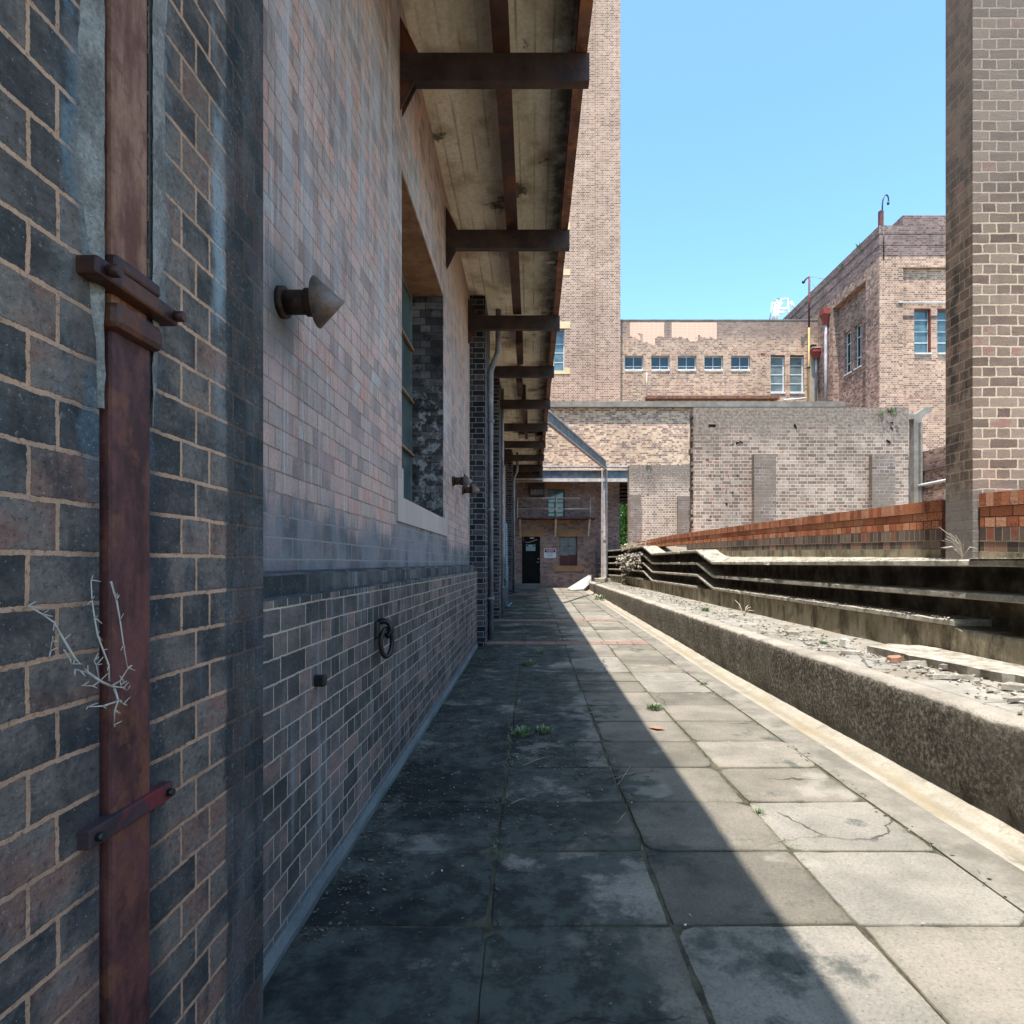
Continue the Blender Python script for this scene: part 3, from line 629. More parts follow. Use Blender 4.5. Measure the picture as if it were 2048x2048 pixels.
# profile sweep along y
def sweep(name, prof, ys, m, jit=0, jz=0, smooth=False, parent=None, zf=None, seed=0, fr=6.0):
    bm = bmesh.new(); rings = []
    for yy in ys:
        r = []
        for (x, z, j) in prof:
            zz = z+(zf(yy) if zf and z < .2 else 0)
            n1 = nz((x*3, yy*fr, z*3+seed)); n2 = nz((x*3+9, yy*fr*1.7, z*3+seed))
            r.append(bm.verts.new((x+n1*jit*j, yy, zz+n2*jz*j)))
        rings.append(r)
    for A, Bq in zip(rings, rings[1:]):
        for k in range(len(prof)-1):
            f = bm.faces.new((A[k], A[k+1], Bq[k+1], Bq[k])); f.smooth = smooth
    bm.faces.new(rings[0]); bm.faces.new(rings[-1][::-1])
    return obj(name, bm, m, parent)
ys = [-4+.25*k for k in range(int(31.3/.25))]
tag(sweep('path_edging', [(1.925, -.05, 0), (1.925, 0, 1), (1.935, .004, 1), (2.16, .004, 1), (2.172, -.002, 1), (2.172, -.05, 0)], ys, M['edge'], .012, .004, zf=gz), kind='structure')
tag(sweep('gutter', [(2.172, -.055, 0), (2.176, -.002, 0), (2.21, -.02, 1), (2.30, -.034, 1), (2.38, -.022, 1), (2.42, .0, 1), (2.455, .012, 1), (2.46, -.055, 0)], ys, M['gutter'], .004, .003, smooth=True, zf=gz), kind='structure')
# kerb wall with its ledge
KT = E-.82
ys2 = [-3+.06*k for k in range(int(15/.06))]+[12+.2*k for k in range(1, 76)]
kprof = [(2.452, -.05, 0), (2.45, .05, .5), (2.446, .13, 1), (2.45, .22, 1), (2.447, .31, 1), (2.45, .40, 1), (2.452, KT-.06, 1), (2.456, KT-.028, 1.4), (2.470, KT-.008, 1.4), (2.50, KT, 1),
         (2.60, KT+.002, .6), (2.66, KT-.002, .3), (2.67, -.05, 0)]
o = sweep('kerb_wall', kprof, ys2, M['kerb'], .016, .012, smooth=True, fr=9)
tag(o, 'long rough aggregate concrete kerb wall beside the pale gutter', 'kerb wall')
bm = bmesh.new()
NX = 12
grid = []
for k in range(120):
    yy = -3+k*.265; row = []
    for i in range(NX+1):
        x = 2.662+i*(4.1-2.662)/NX
        row.append(bm.verts.new((x, yy, KT-.004+nz((x*2.5, yy*2.5, 1))*.012*(1 if i > 0 else 0))))
    grid.append(row)
for A, Bq in zip(grid, grid[1:]):
    for i in range(NX): bm.faces.new((A[i], A[i+1], Bq[i+1], Bq[i]))
tag(obj('ledge', bm, M['ledge']), kind='structure')

# ============================================================ LEFT BUILDING
TOPL = E+12
lb = thing('brick_building', 'long dark brick building with piers on the shaded left of the path', 'building', (-1.4, 12, 0))
wallobj('wall', [1.8, 28.4], [E-.04, TOPL], [(4.74, 6.97, E+.5, E+3.02)], PXl(-1.0), .5, M['upper'], lb)
# plinth with splayed top course
bm = bmesh.new()
for a, b in ((1.8, 9.9), (11.07, 14.1), (15.3, 23.3), (24.5, 28.4)):
    for k in range(max(1, int((b-a)/2))):
        n = max(1, int((b-a)/2)); y0 = a+(b-a)*k/n; y1 = a+(b-a)*(k+1)/n
        hexa(bm, [(-1.0, y0, -.06), (-.88, y0, -.06), (-.88, y1, -.06), (-1.0, y1, -.06), (-1.0, y0, E-.128), (-.88, y0, E-.128), (-.88, y1, E-.128), (-1.0, y1, E-.128)])
obj('plinth', bm, M['plinth'], lb)
for (a, b) in ((1.8, 9.9), (11.07, 14.1), (15.3, 23.3), (24.5, 28.4)):
    bm = bmesh.new(); st_ = [a+(b-a)*k/60 for k in range(61)]; prev = None
    for v in st_:
        j = nz((v*7, 0, 2))*.004; k2 = nz((v*9, 5, 2))*.003
        r = [bm.verts.new(q) for q in ((-.882, v, E-.1285), (-.925+j, v, E-.122), (-.925+j, v, E-.046+k2), (-.935+j, v, E-.037+k2), (-.999, v, E-.030))]
        if prev:
            for i in range(4): bm.faces.new((prev[i], r[i], r[i+1], prev[i+1]))
        prev = r
    so2 = obj('band_course', bm, M['band'], lb)
# concrete toe along the foot of the plinth
tag(sweep('wall_footing', [(-.90, -.05, 0), (-.865, -.05, 0), (-.858, .03, 1), (-.872, .055, 1), (-.885, .06, 0)], [1.8+.2*k for k in range(41)], M['step'], .01, .01, zf=gz, parent=lb))
# near pier with the slot of the pipe
pr = obj('pier', B((-1.35, -.784, -3, 1.118, -.05, TOPL), (-1.35, -.784, 1.262, 1.8, -.05, TOPL), (-1.35, -.85, 1.118, 1.262, -.05, TOPL)), M['pier'], lb)
pr['label'] = 'near dark brick pier with the rusty pipe let into it'
for (a, b) in ((9.9, 11.07), (14.1, 15.3), (23.3, 24.5)):
    obj('pier', B((-1.35, -.754, a, b, -.05, E+4.29)), M['pier_far'], lb)
obj('roof_slab', B((-8, -.95, -3, 28.4, TOPL, TOPL+.2)), M['cornice'], lb)
obj('end_wall', B((-8, -1.5, 28.0, 28.4, 0, TOPL)), M['pier_far'], lb); obj('end_wall', B((-8, -1.5, -3.3, -3, 0, TOPL)), M['pier_far'], lb)
# big window
Pw = PXl(-1.0)
fr = window(lb, Pw, 4.75, 6.96, E+.51, E+3.01, [.33, .66], [.05, .285, .52, .76], .35, M['frame_grey'], M['glassgreen'], .05, .05)
obj('transom', B(*[(-1.349, -1.325, 4.76, 6.95, E+z-.012, E+z+.012) for z in (.62, 1.21, 1.80, 2.39)]), M['timber'], fr)
obj('jamb', B((-1.349, -1.003, 6.955, 6.975, E+.50, E+3.02)), M['jamb'], fr)
obj('head', B((-1.349, -1.003, 4.74, 6.95, E+3.005, E+3.025)), M['timber'], fr)
obj('sill', B((-1.36, -.985, 4.54, 7.2, E+.31, E+.5), (-1.0, -.985, 4.54, 4.73, E+.5, E+.72), (-1.0, -.985, 6.985, 7.2, E+.5, E+.60)), M['sill'], lb)
# rusty wall pipe on the near pier
rp = thing('rusty_pipe', 'rusty red square iron pipe down the near brick pier', 'pipe', (-.8, 1.19, 0))
obj('lower_shaft', B((-.845, -.772, 1.136, 1.252, -.02, E+.45)), M['rustpipe'], rp, bevel=.008)
obj('upper_shaft', B((-.845, -.776, 1.139, 1.249, E+.45, TOPL-5)), M['rustpipe_up'], rp, bevel=.008)
obj('collar', B((-.845, -.753, 1.122, 1.266, E+.428, E+.480)), M['collar'], rp, bevel=.014)
obj('clamp', B((-.80, -.746, 1.060, 1.304, E+.498, E+.532)), M['collar'], rp, bevel=.006)
obj('socket', B((-.845, -.758, 1.126, 1.262, E+.540, E+.566)), M['collar'], rp, bevel=.006)
for yy in (1.082, 1.282): obj('bolt', T([(-.742, yy, E+.512), (-.722, yy, E+.512)], .011, 6), M['collar'], rp)
st = obj('strap', B((-.79, -.762, 1.064, 1.31, E-.497, E-.462)), M['strap'], rp, bevel=.003)
for yy in (1.082, 1.292): obj('bolt', T([(-.764, yy, E-.48), (-.750, yy, E-.48)], .008, 6), M['blackiron'], st)
for (ya_, sgn, wd_) in ((1.119, -1, .050), (1.261, 1, .062)):
    bm = bmesh.new(); prev = None
    for k in range(150):
        z_ = E+.28+k*.03; tp_ = min(1, max(0, (z_-E-.28)/.35))
        wd2 = max(.006, wd_*tp_*(1+1.1*nz((z_*6, sgn, 1)))+nz((z_*28, sgn, 5))*.006)
        r = []
        for i in range(7):
            f_ = i/6; th_ = (.009*(1-f_**3)+nz((z_*22, f_*3, sgn))*.004)*(1 if i < 6 else 0)
            r.append(bm.verts.new((-.784+(th_ if i < 6 else -.003), ya_+sgn*wd2*f_, z_)))
        if prev:
            for i in range(6): f = bm.faces.new((prev[i], prev[i+1], r[i+1], r[i])); f.smooth = True
        prev = r
    obj('cement_patch', bm, M['smear'], lb)
# dry creeper rooted beside the pipe
def plane_pts(px, off=.020): return [onx(a, b, -(.784-off-o_*1.0)) for (a, b, o_) in px]
bm = bmesh.new()
br = [([(228, 1376, .01), (200, 1362, .012), (176, 1345, .015), (150, 1318, .015), (128, 1280, .015), (108, 1245, .012), (84, 1228, .01), (57, 1212, .008)], .0032),
      ([(219, 1362, .01), (217, 1330, .01), (206, 1300, .01), (195, 1270, .01), (189, 1235, .008), (184, 1200, .006), (182, 1160, .004)], .0024),
      ([(222, 1163, .02), (233, 1200, .03), (240, 1240, .03), (247, 1290, .03), (255, 1335, .03)], .0024),
      ([(228, 1376, .01), (236, 1400, .02), (230, 1420, .02), (228, 1450, .012)], .003), ([(236, 1400, .02), (247, 1408, .02)], .0022),
      ([(232, 1404, .02), (205, 1412, .015), (175, 1414, .01)], .0022), ([(222, 1372, .01), (240, 1362, .02), (254, 1340, .03)], .002),
      ([(200, 1362, .012), (186, 1372, .01), (166, 1371, .01)], .0018), ([(222, 1372, .01), (246, 1375, .02), (254, 1381, .02)], .0018),
      ([(198, 1358, .012), (193, 1330, .01), (188, 1322, .01)], .0016), ([(118, 1262, .012), (104, 1282, .01), (101, 1302, .008)], .0016),
      ([(176, 1345, .015), (160, 1341, .01), (150, 1338, .01)], .0018), ([(228, 1378, .01), (248, 1366, .02), (240, 1352, .02)], .0018),
      ([(128, 1300, .015), (140, 1318, .012), (144, 1328, .01)], .0016)]
rv = random.Random(5)
for pts, r in br:
    P3 = plane_pts(pts); n = len(P3); tube(bm, P3, [r*.85*(1-.6*i/(n-1)) for i in range(n)], 5)
    for p in P3[1:]:
        for _ in range(2):
            e = p+Vector((rv.uniform(0, .01), rv.uniform(-.012, .012), rv.uniform(-.012, .014))); tube(bm, [p, e], [.0012, .0006], 4)
tag(obj('dry_creeper', bm, M['twig']), 'bleached leafless creeper twigs clinging beside the rusty pipe', 'plant')

# cone-capped vents
def vent(y, z, label):
    t = thing('wall_vent', label, 'vent', (-1.0, y, z), 'cone capped vents along the left wall')
    bm = T([(-1.0, y, z), (-.975, y, z)], .062, 20); obj('flange', bm, M['ventpipe'], t)
    bm = bmesh.new(); tube(bm, [(-.98, y, z), (-.86, y, z)], .047, 20); tube(bm, [(-.895, y, z), (-.855, y, z)], .054, 20); obj('tube', bm, M['ventpipe'], t)
    bm = bmesh.new(); bmesh.ops.create_cone(bm, cap_ends=True, segments=32, radius1=.098, radius2=.004, depth=.105,
        matrix=Matrix.Translation((-.80, y, z)) @ Matrix.Rotation(math.pi/2, 4, 'Y'))
    for f in bm.faces:
        if len(f.verts) == 4 or len(f.verts) == 3: f.smooth = True
    obj('cone_cap', bm, M['cone'], t)
vent(2.45, E+1.035, 'large nearest cone capped vent pipe on the pink grey wall')
vent(7.76, E+1.03, 'smaller cone capped vent pipe just past the tall window')
vent(8.88, E+1.05, 'farthest cone capped vent pipe beside the second brick pier')
# mooring rings
def ring(x, y, z, label, s=1.0):
    t = thing('wall_ring', label, 'ring', (x, y, z), 'iron rings hanging on the plinth')
    bm = B((x-.01, x+.028*s, y-.032*s, y+.032*s, z-.055*s, z+.045*s)); obj('bracket', bm, M['blackiron'], t, bevel=.012)
    pts = [(x+.045*s+.045*s*math.sin(a)*1.0, y+.0, z+.0+.045*s*math.cos(a)) for a in [math.pi*(-.9+1.8*k/14) for k in range(15)]]
    obj('eye', T(pts, .0175*s, 10), M['blackiron'], t, smooth=True)
    pts = [(x+.062*s+.024*s*math.sin(a), y+.034*s*math.sin(a), z-.078*s+.078*s*math.cos(a)) for a in [2*math.pi*k/20 for k in range(21)]]
    obj('hanging_link', T(pts, .014*s, 10), M['blackiron'], t, smooth=True)
ring(-.88, 3.47, E-.37, 'nearest black iron ring hanging on the dark brick plinth')
ring(-.88, 13.3, E-.46, 'black iron ring hanging between the second and third piers')
ring(-.88, 18.6, E-.52, 'farthest black iron ring beside the pale blue pipe')
tag(obj('wall_peg', B((-.89, -.835, 2.485, 2.525, E-.50, E-.455)), M['blackiron'], bevel=.008), 'small black iron peg in the dark brick plinth', 'peg')

# downpipes on the piers
def downpipe(name, x, y, ztop, label, r=.05, off=True):
    t = thing(name, label, 'drain pipe', (x, y, 0), 'grey drain pipes on the left piers')
    pts = [(x, y, gz(y)+.02), (x, y, ztop-1.05)]
    if off: pts += [(x+.02, y, ztop-.98), (x+.12, y+.02, ztop-.72), (x+.13, y+.02, ztop-.6)]
    pts += [((x+.13) if off else x, y+.02, ztop)]
    obj('tube', T(pts, r, 12), M['drain'], t)
    for zz in (E-.6, E+.9, E+2.4): obj('clip', T([(x, y, zz-.02), (x, y, zz+.02)], r+.012, 12), M['drain'], t)
downpipe('drain_pipe', -.70, 10.45, E+4.29, 'grey painted drain pipe on the second brick pier')
downpipe('drain_pipe', -.72, 15.2, E+4.29, 'thin pale drain pipe on the third brick pier', .03, False)
downpipe('drain_pipe', -.70, 23.9, E+4.29, 'drain pipe on the farthest brick pier', .05)
t = thing('blue_pipe', 'pale blue thin pipe rising from the paving by the third pier', 'pipe', (-.70, 17.0, 0))
obj('tube', T([(-.88, 17.0, E+1.15), (-.76, 17.0, E+1.13), (-.71, 17, E+1.05), (-.70, 17, E-.2), (-.70, 17, gz(17)+.12), (-.68, 17.1, gz(17)+.05), (-.62, 18.6, gz(18.6)+.03)], .028, 10), M['bluepipe'], t)
obj('coupling', T([(-.70, 17, E-.42), (-.70, 17, E-.5)], .04, 10), M['bluepipe'], t)

# ============================================================ CANOPY
cn = thing('canopy', 'long concrete canopy on rusty brown steel beams over the path', 'canopy', (0, 12, E+3.6))
SB = E+4.30
obj('deck', B((-.998, .36, -3, 27.0, SB, SB+.13)), M['deck'], cn)
for k in range(-3, 9):
    d = 7.23+2.477*k
    bm = bmesh.new()
    zb, zt = E+3.65, E+3.862
    dn = .012
    xa, xb = -.998, .435
    box(bm, xa, xb, d-.085, d-.075, zb, zt); box(bm, xa, xb, d-.075, d, zb, zb+.012); box(bm, xa, xb, d-.075, d, zt-.012, zt)
    o = obj('cross_beam', bm, M['beamface'], cn)
    for s_, z0, z1 in ((1, zb, zb-.22), (1, zt, zt+.28)):
        w_ = .11 if z1 < z0 else .14; bm = bmesh.new()
        for yy in ((d-.08, d-.07), (d-.012, d-.002)) if z1 < z0 else ((d-.08, d-.005),):
            a = [(-.998, yy[0], z0), (-.998+w_, yy[0], z0), (-.998, yy[0], z1)]; b = [(p[0], yy[1], p[2]) for p in a]
            va = [bm.verts.new(p) for p in a]; vb = [bm.verts.new(p) for p in b]
            bm.faces.new(va); bm.faces.new(vb[::-1])
            for i in range(3): bm.faces.new((va[i], va[(i+1) % 3], vb[(i+1) % 3], vb[i]))
        obj('bracket' if z1 < z0 else 'haunch', bm, M['beam'], o)
# edge channel and centre member between the beams
rngc = random.Random(11)
bm = bmesh.new()
ys3 = [-3+.3*k for k in range(101)]; ys3 = [v for v in ys3 if v <= 27.0]
pr0 = None
for v in ys3:
    j = nz((v*1.3, 4, 0))*.008; lo = nz((v*2.1, 1, 5))*.006
    ring_ = [bm.verts.new(p) for p in ((.33+j, v, E+3.868+lo), (.418+j, v, E+3.868+lo), (.418+j, v, SB+.16), (.33+j, v, SB+.16), (.33+j, v, SB+.145), (.403+j, v, SB+.145), (.403+j, v, E+3.883+lo), (.33+j, v, E+3.883+lo))]
    if pr0:
        for i in range(8): bm.faces.new((pr0[i], pr0[(i+1) % 8], ring_[(i+1) % 8], ring_[i]))
    else: bm.faces.new(ring_)
    pr0 = ring_
bm.faces.new(pr0)
obj('edge_channel', bm, M['channel'], cn)
bm = bmesh.new()
box(bm, -.295, -.165, -3, 9.62, E+3.872, E+3.886); box(bm, -.236, -.224, -3, 9.62, E+3.886, SB)
box(bm, -.29, -.17, 11.0, 12.1, E+3.89, SB-.05); box(bm, -.34, -.22, 13.3, 14.4, E+3.89, SB-.05)
box(bm, -.25, -.15, 14.8, 17.0, E+3.89, SB-.03); box(bm, -.22, -.13, 17.3, 19.4, E+3.89, SB-.03)
obj('centre_joist', bm, M['beam'], cn)
obj('end_girder', B((-.998, .45, 27.0, 27.12, E+3.57, E+4.42), (-.998, .45, 26.9, 27.0, E+3.57, E+3.60)), M['beam'], cn)
bm = bmesh.new()
bm.free()
for (x, y_, sx, sy) in ((-.2, 19.9, .25, .5), (.2, 22.3, .15, .4), (.22, 20.2, .12, .5)):
    bm = bmesh.new()
    hexa(bm, [(x-sx, y_-sy, SB-.28), (x+sx, y_-sy, SB-.22), (x+sx, y_+sy, SB-.12), (x-sx, y_+sy, SB-.2), (x-sx, y_-sy, SB-.26), (x+sx, y_-sy, SB-.2), (x+sx, y_+sy, SB-.01), (x-sx, y_+sy, SB-.01)])
    obj('sagging_panel', bm, M['render'], cn)
tag(obj('soffit_lamp', B((.20, .33, 8.35, 8.42, SB-.22, SB-.19)), M['lampglass'], bevel=.01), 'small white lamp fitting under the canopy edge', 'lamp')

# grey steel frame at the end of the path
sf = thing('steel_frame', 'pale grey steel frame with one post standing before the doorway', 'steel frame', (3.16, 27, KT))
xb = X(1258, 27)+.6
bm = B((.46, xb, 27.05, 27.075, Z(956, 27), Z(941, 27))); obj('beam_web', bm, M['greysteel'], sf)
bm = B((.40, xb, 26.95, 27.18, Z(941, 27), Z(941, 27)+.03), (.40, xb, 26.93, 27.2, Z(936.5, 27)+.04, Z(933, 27)+.04)); obj('top_flange', bm, M['whitesteel'], sf)
bm = B((-.9, xb, 26.95, 27.18, Z(963.5, 27), Z(956, 27)-.02)); obj('bottom_flange', bm, M['whitesteel'], sf)
bm = bmesh.new()
a0 = Vector((.44, 17.6, E+4.02)); a1 = Vector((3.22, 26.95, E+4.10)); dr = (a1-a0); nn_ = Vector((dr.y, -dr.x, 0)).normalized()*.05
for (zo, zh, wv, nm, mt) in ((0, .30, .25, 'diagonal_web', 'greysteel'), (.30, .345, 1.3, 'diagonal_top_flange', 'whitesteel'), (-.03, 0, 1.3, 'diagonal_bottom_flange', 'whitesteel')):
    bm = bmesh.new()
    c_ = []
    for zz in (zo, zh):
        for (p, q) in ((a0, -1), (a0, 1), (a1, 1), (a1, -1)): c_.append(p+nn_*q*wv+Vector((0, 0, zz)))
    hexa(bm, c_); obj(nm, bm, M[mt], sf)
px0 = X(1202.7, 27); px1 = X(1214.5, 27)
bm = B((px0, px0+.045, 26.93, 27.2, KT+.17, Z(941, 27)), (px1-.045, px1, 26.93, 27.2, KT+.17, Z(941, 27)), (px0+.045, px1-.045, 27.04, 27.07, KT+.17, Z(941, 27)))
obj('post', bm, M['whitesteel'], sf)
obj('post_band', B((px0-.03, px1+.03, 26.9, 26.925, Z(1061.5, 27), Z(1059.8, 27))), M['whitesteel'], sf); obj('base_plate', B((px0-.08, px1+.08, 26.85, 27.25, KT+.15, KT+.18)), M['whitesteel'], sf)
obj('pad', B((X(1190, 27), X(1221.7, 27), 26.7, 27.4, KT-.01, KT+.15)), M['shelf'], sf, bevel=.02)

# ============================================================ END BUILDING (door, lit wall, cornice)
D = 28.4
eb = thing('door_building', 'low brick building with black door closing the end of the path', 'building', (6, D, 0))
zsplit = E+3.9
door = (X(1044, D), X(1080, D), Z(1167, D), Z(1073, D))
w1 = (X(1118.7, D), X(1154.7, D), Z(1131.5, D), Z(1073, D))
w2 = (X(1095, D), X(1129, D), Z(1034, D), Z(978, D))
xr = X(1191, D)
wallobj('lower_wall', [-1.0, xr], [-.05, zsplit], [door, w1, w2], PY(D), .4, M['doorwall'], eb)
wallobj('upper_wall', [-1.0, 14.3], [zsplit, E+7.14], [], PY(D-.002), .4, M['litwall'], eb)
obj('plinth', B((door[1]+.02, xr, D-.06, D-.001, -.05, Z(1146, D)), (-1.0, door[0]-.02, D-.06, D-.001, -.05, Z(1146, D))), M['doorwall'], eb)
obj('recessed_wall', B((xr, X(1239, 29.4), 29.4, 29.8, -.05, zsplit), (xr-.4, xr, D+.4, 29.8, -.05, zsplit)), M['doorwall'], eb)
obj('far_wall', B((5.25, 14.3, D, D+.4, 0, zsplit)), M['litwall'], eb)
obj('cornice', B((-1.0, 14.3, D-.2, D+2.5, E+7.14, E+7.39)), M['cornice'], eb)
obj('porch_roof', B((-.95, 5.2, 27.2, D-.003, E+4.02, E+4.10)), M['cornice'], eb)
def brd(px0_, px1_, py0, py1, d0, d1, name, m, par, bev=0): return obj(name, B((X(px0_, d0), X(px1_, d0), d0, d1, Z(py1, d0), Z(py0, d0))), m, par, bevel=bev)
brd(1042.5, 1089, 1059.5, 1073, D-.02, D+.2, 'lintel', M['stone'], eb)
brd(1115, 1164, 1059.5, 1073, D-.02, D+.2, 'lintel', M['stone'], eb)
brd(1091, 1139, 966, 978, D-.02, D+.2, 'lintel', M['stone'], eb)
brd(1085, 1139, 1038, 1047, D-.02, D+.2, 'sill', M['stone'], eb)
bm = B((X(1109, D), X(1164, D), D-.03, D+.2, Z(1142.7, D), Z(1131.5, D)), (X(1109, D), X(1118.5, D), D-.03, D+.1, Z(1131.5, D), Z(1128, D)), (X(1155, D), X(1164, D), D-.03, D+.1, Z(1131.5, D), Z(1128, D)))
obj('sill', bm, M['stone'], eb)
dd = obj('door', B((door[0], door[1], D+.12, D+.17, door[2], door[3])), M['doorblack'], eb)
obj('handle', T([(X(1076.6, D), D+.12, Z(1124, D)), (X(1076.6, D), D+.06, Z(1124, D)), (X(1073.5, D), D+.06, Z(1125, D))], .018, 8), M['frame'], dd)
obj('lock', T([(X(1076.8, D), D+.12, Z(1117.5, D)), (X(1076.8, D), D+.08, Z(1117.5, D))], .03, 10), M['frame'], dd)
obj('step', B((X(1040, D)-.3, X(1081, D), D-1.2, D-.06, .0, door[2])), M['step'], eb)
window(eb, PY(D), *w1, [.5], [.34, .66], .18, M['frame_grey'], M['glassgrey'])
brd(1119.5, 1136, 1111, 1130, D+.165, D+.175, 'boarded_pane', M['redboard'], eb)
brd(1136.6, 1154, 1109.5, 1130, D+.165, D+.175, 'boarded_pane', M['redboard'], eb)
window(eb, PY(D), *w2, [.5], [.33, .66], .18, M['frame_grey'], M['glass'])
# balcony walkway
bw = thing('balcony_walkway', 'narrow railed steel walkway above the black door', 'walkway', (1, D-.4, Z(1038, D)))
dR = 27.5
obj('floor_plate', B((X(1036, dR), X(1192, dR), dR, D-.001, Z(1037.5, dR), Z(1035, dR))), M['beam'], bw)
bm = bmesh.new()
for (a, b, py) in ((1034.6, 1160, 996), (1177, 1190, 996), (1034.6, 1181, 1017.7)): tube(bm, [(X(a, dR), dR+.03, Z(py, dR)), (X(b, dR), dR+.03, Z(py, dR))], .022, 8)
obj('rail', bm, M['whitesteel'], bw)
for px in (1034.9, 1113, 1181): obj('rail_post', T([(X(px, dR), dR+.03, Z(1036, dR)), (X(px, dR), dR+.03, Z(996, dR))], .025, 8), M['whitesteel'], bw)
for px in (1040, 1112, 1180):
    bm = bmesh.new(); x_ = X(px, dR)
    pts = [(x_-.04, dR+.05, Z(1038, dR)), (x_+.04, dR+.05, Z(1038, dR)), (x_+.04, dR+.12, Z(1038, dR)), (x_-.04, dR+.12, Z(1038, dR))]
    hexa(bm, [(x_-.04, D-.08, Z(1072, D)), (x_+.04, D-.08, Z(1072, D)), (x_+.04, D-.001, Z(1073, D)), (x_-.04, D-.001, Z(1073, D))]+pts)
    obj('bracket', bm, M['whitesteel'], bw)
# signs, lamp and cable at the door
def text(txt, x, y, z, size, m, par, name='lettering', ext=.002):
    cu = bpy.data.curves.new(name, 'FONT'); cu.body = txt; cu.size = size; cu.align_x = 'CENTER'; cu.align_y = 'CENTER'; cu.extrude = ext
    o = bpy.data.objects.new(name, cu); C.objects.link(o); o.data.materials.append(m)
    bpy.context.view_layer.update(); me = bpy.data.meshes.new_from_object(o); bpy.data.objects.remove(o)
    me.transform(Matrix.Translation((x, y, z)) @ Matrix.Rotation(math.pi/2, 4, 'X')); o = bpy.data.objects.new(name, me); C.objects.link(o)
    if not me.materials: me.materials.append(m)
    if par: o.parent = par; o.matrix_parent_inverse = Matrix.Translation(-Vector(par.location))
    return o
def ell(cx, cy, cz, a, b, n=28, t=.003):
    bm = bmesh.new(); f = [bm.verts.new((cx+a*math.cos(2*math.pi*k/n), cy, cz+b*math.sin(2*math.pi*k/n))) for k in range(n)]
    g = [bm.verts.new((v.co.x, cy-t, v.co.z)) for v in f]
    bm.faces.new(f); bm.faces.new(g[::-1])
    for k in range(n): bm.faces.new((f[k], f[(k+1) % n], g[(k+1) % n], g[k]))
    return bm
ds = thing('danger_sign', 'white danger sign with red oval on the brick beside the door', 'sign', (X(1100, D), D-.02, Z(1106, D)))
brd(1088, 1112, 1097, 1116, D-.02, D-.002, 'board', M['signwhite'], ds)
brd(1089.4, 1110.6, 1098.6, 1104.8, D-.026, D-.021, 'header', M['signblack'], ds)
obj('red_oval', ell(X(1100, D), D-.027, Z(1101.7, D), .208, .055), M['signred'], ds)
text('DANGER', X(1100, D), D-.034, Z(1101.7, D), .085, M['signwhite'], ds)
text('DO NOT', X(1100, D), D-.023, Z(1108, D), .075, M['signblack'], ds)
text('ENTER', X(1100, D), D-.023, Z(1111.8, D), .075, M['signblack'], ds)
gs = thing('door_notice', 'pale green notice with black header fixed on the black door', 'sign', (X(1061, D), D+.1, Z(1095, D)))
brd(1052, 1070.6, 1089, 1101.7, D+.105, D+.118, 'board', M['signgreen'], gs)
brd(1053.2, 1069.4, 1090, 1093.3, D+.1, D+.104, 'header', M['signblack'], gs)
obj('oval', ell(X(1061.3, D), D+.098, Z(1091.6, D), .13, .030), M['signwhite'], gs)
text('DANGER', X(1061.3, D), D+.092, Z(1091.6, D), .05, M['signblack'], gs)
text('AUTHORISED', X(1061.3, D), D+.103, Z(1095.5, D), .05, M['signblack'], gs)
text('PERSONNEL ONLY', X(1061.3, D), D+.103, Z(1098.5, D), .042, M['signblack'], gs)
bl = thing('bulkhead_lamp', 'oval milky lamp above the black door', 'lamp', (X(1063.5, D), D, Z(1075.5, D)))
bm = bmesh.new(); bmesh.ops.create_uvsphere(bm, u_segments=18, v_segments=10, radius=1, matrix=Matrix.Translation((X(1063.5, D), D+.06, Z(1075.8, D))) @ Matrix.Diagonal((.115, .06, .038, 1)))
obj('cover', bm, M['lampglass'], bl, smooth=True)
obj('base', B((X(1063.5, D)-.11, X(1063.5, D)+.11, D+.08, D+.118, Z(1077, D), Z(1074.3, D))), M['blackiron'], bl)
tag(obj('loose_cable', T([at(a, b, D+.09) for a, b in ((1046.6, 1075), (1047.5, 1081), (1051, 1084.5), (1055, 1085), (1060, 1084), (1066, 1082), (1071, 1080), (1074, 1079))], .014, 6), M['whitesteel']), 'loose looped cable across the top of the black door', 'cable')
ac = thing('cabinet', 'dark louvred metal cabinet on the wall above the walkway', 'cabinet', (X(1074, D), D, Z(992, D)))
brd(1060, 1089, 966, 992, D-.35, D-.003, 'case', M['beam'], ac); bm = bmesh.new()
for k in range(9): x0 = X(1062+k*2.9, D-.36); box(bm, x0, x0+.035, D-.37, D-.352, Z(991, D), Z(981, D))
obj('grille', bm, M['drain'], ac)
# louvre beside the post, high in the gap
lv = thing('louvre', 'dark wooden louvre slats high in the gap by the post', 'louvre', (4.6, 29.6, E+3))
obj('slats', B(*[(X(1239, 29.5)+.01, 5.2, 29.5, 29.62, Z(p+3.5, 29.5), Z(p, 29.5)) for p in (967, 974, 981.5, 989, 996.5, 1002)]), M['beam'], lv)
obj('backing', B((X(1239, 29.5)+.01, 5.2, 29.75, 29.78, Z(1006, 29.5), zsplit)), M['dark'], lv)  # near-black sheet paints the shade behind the slats

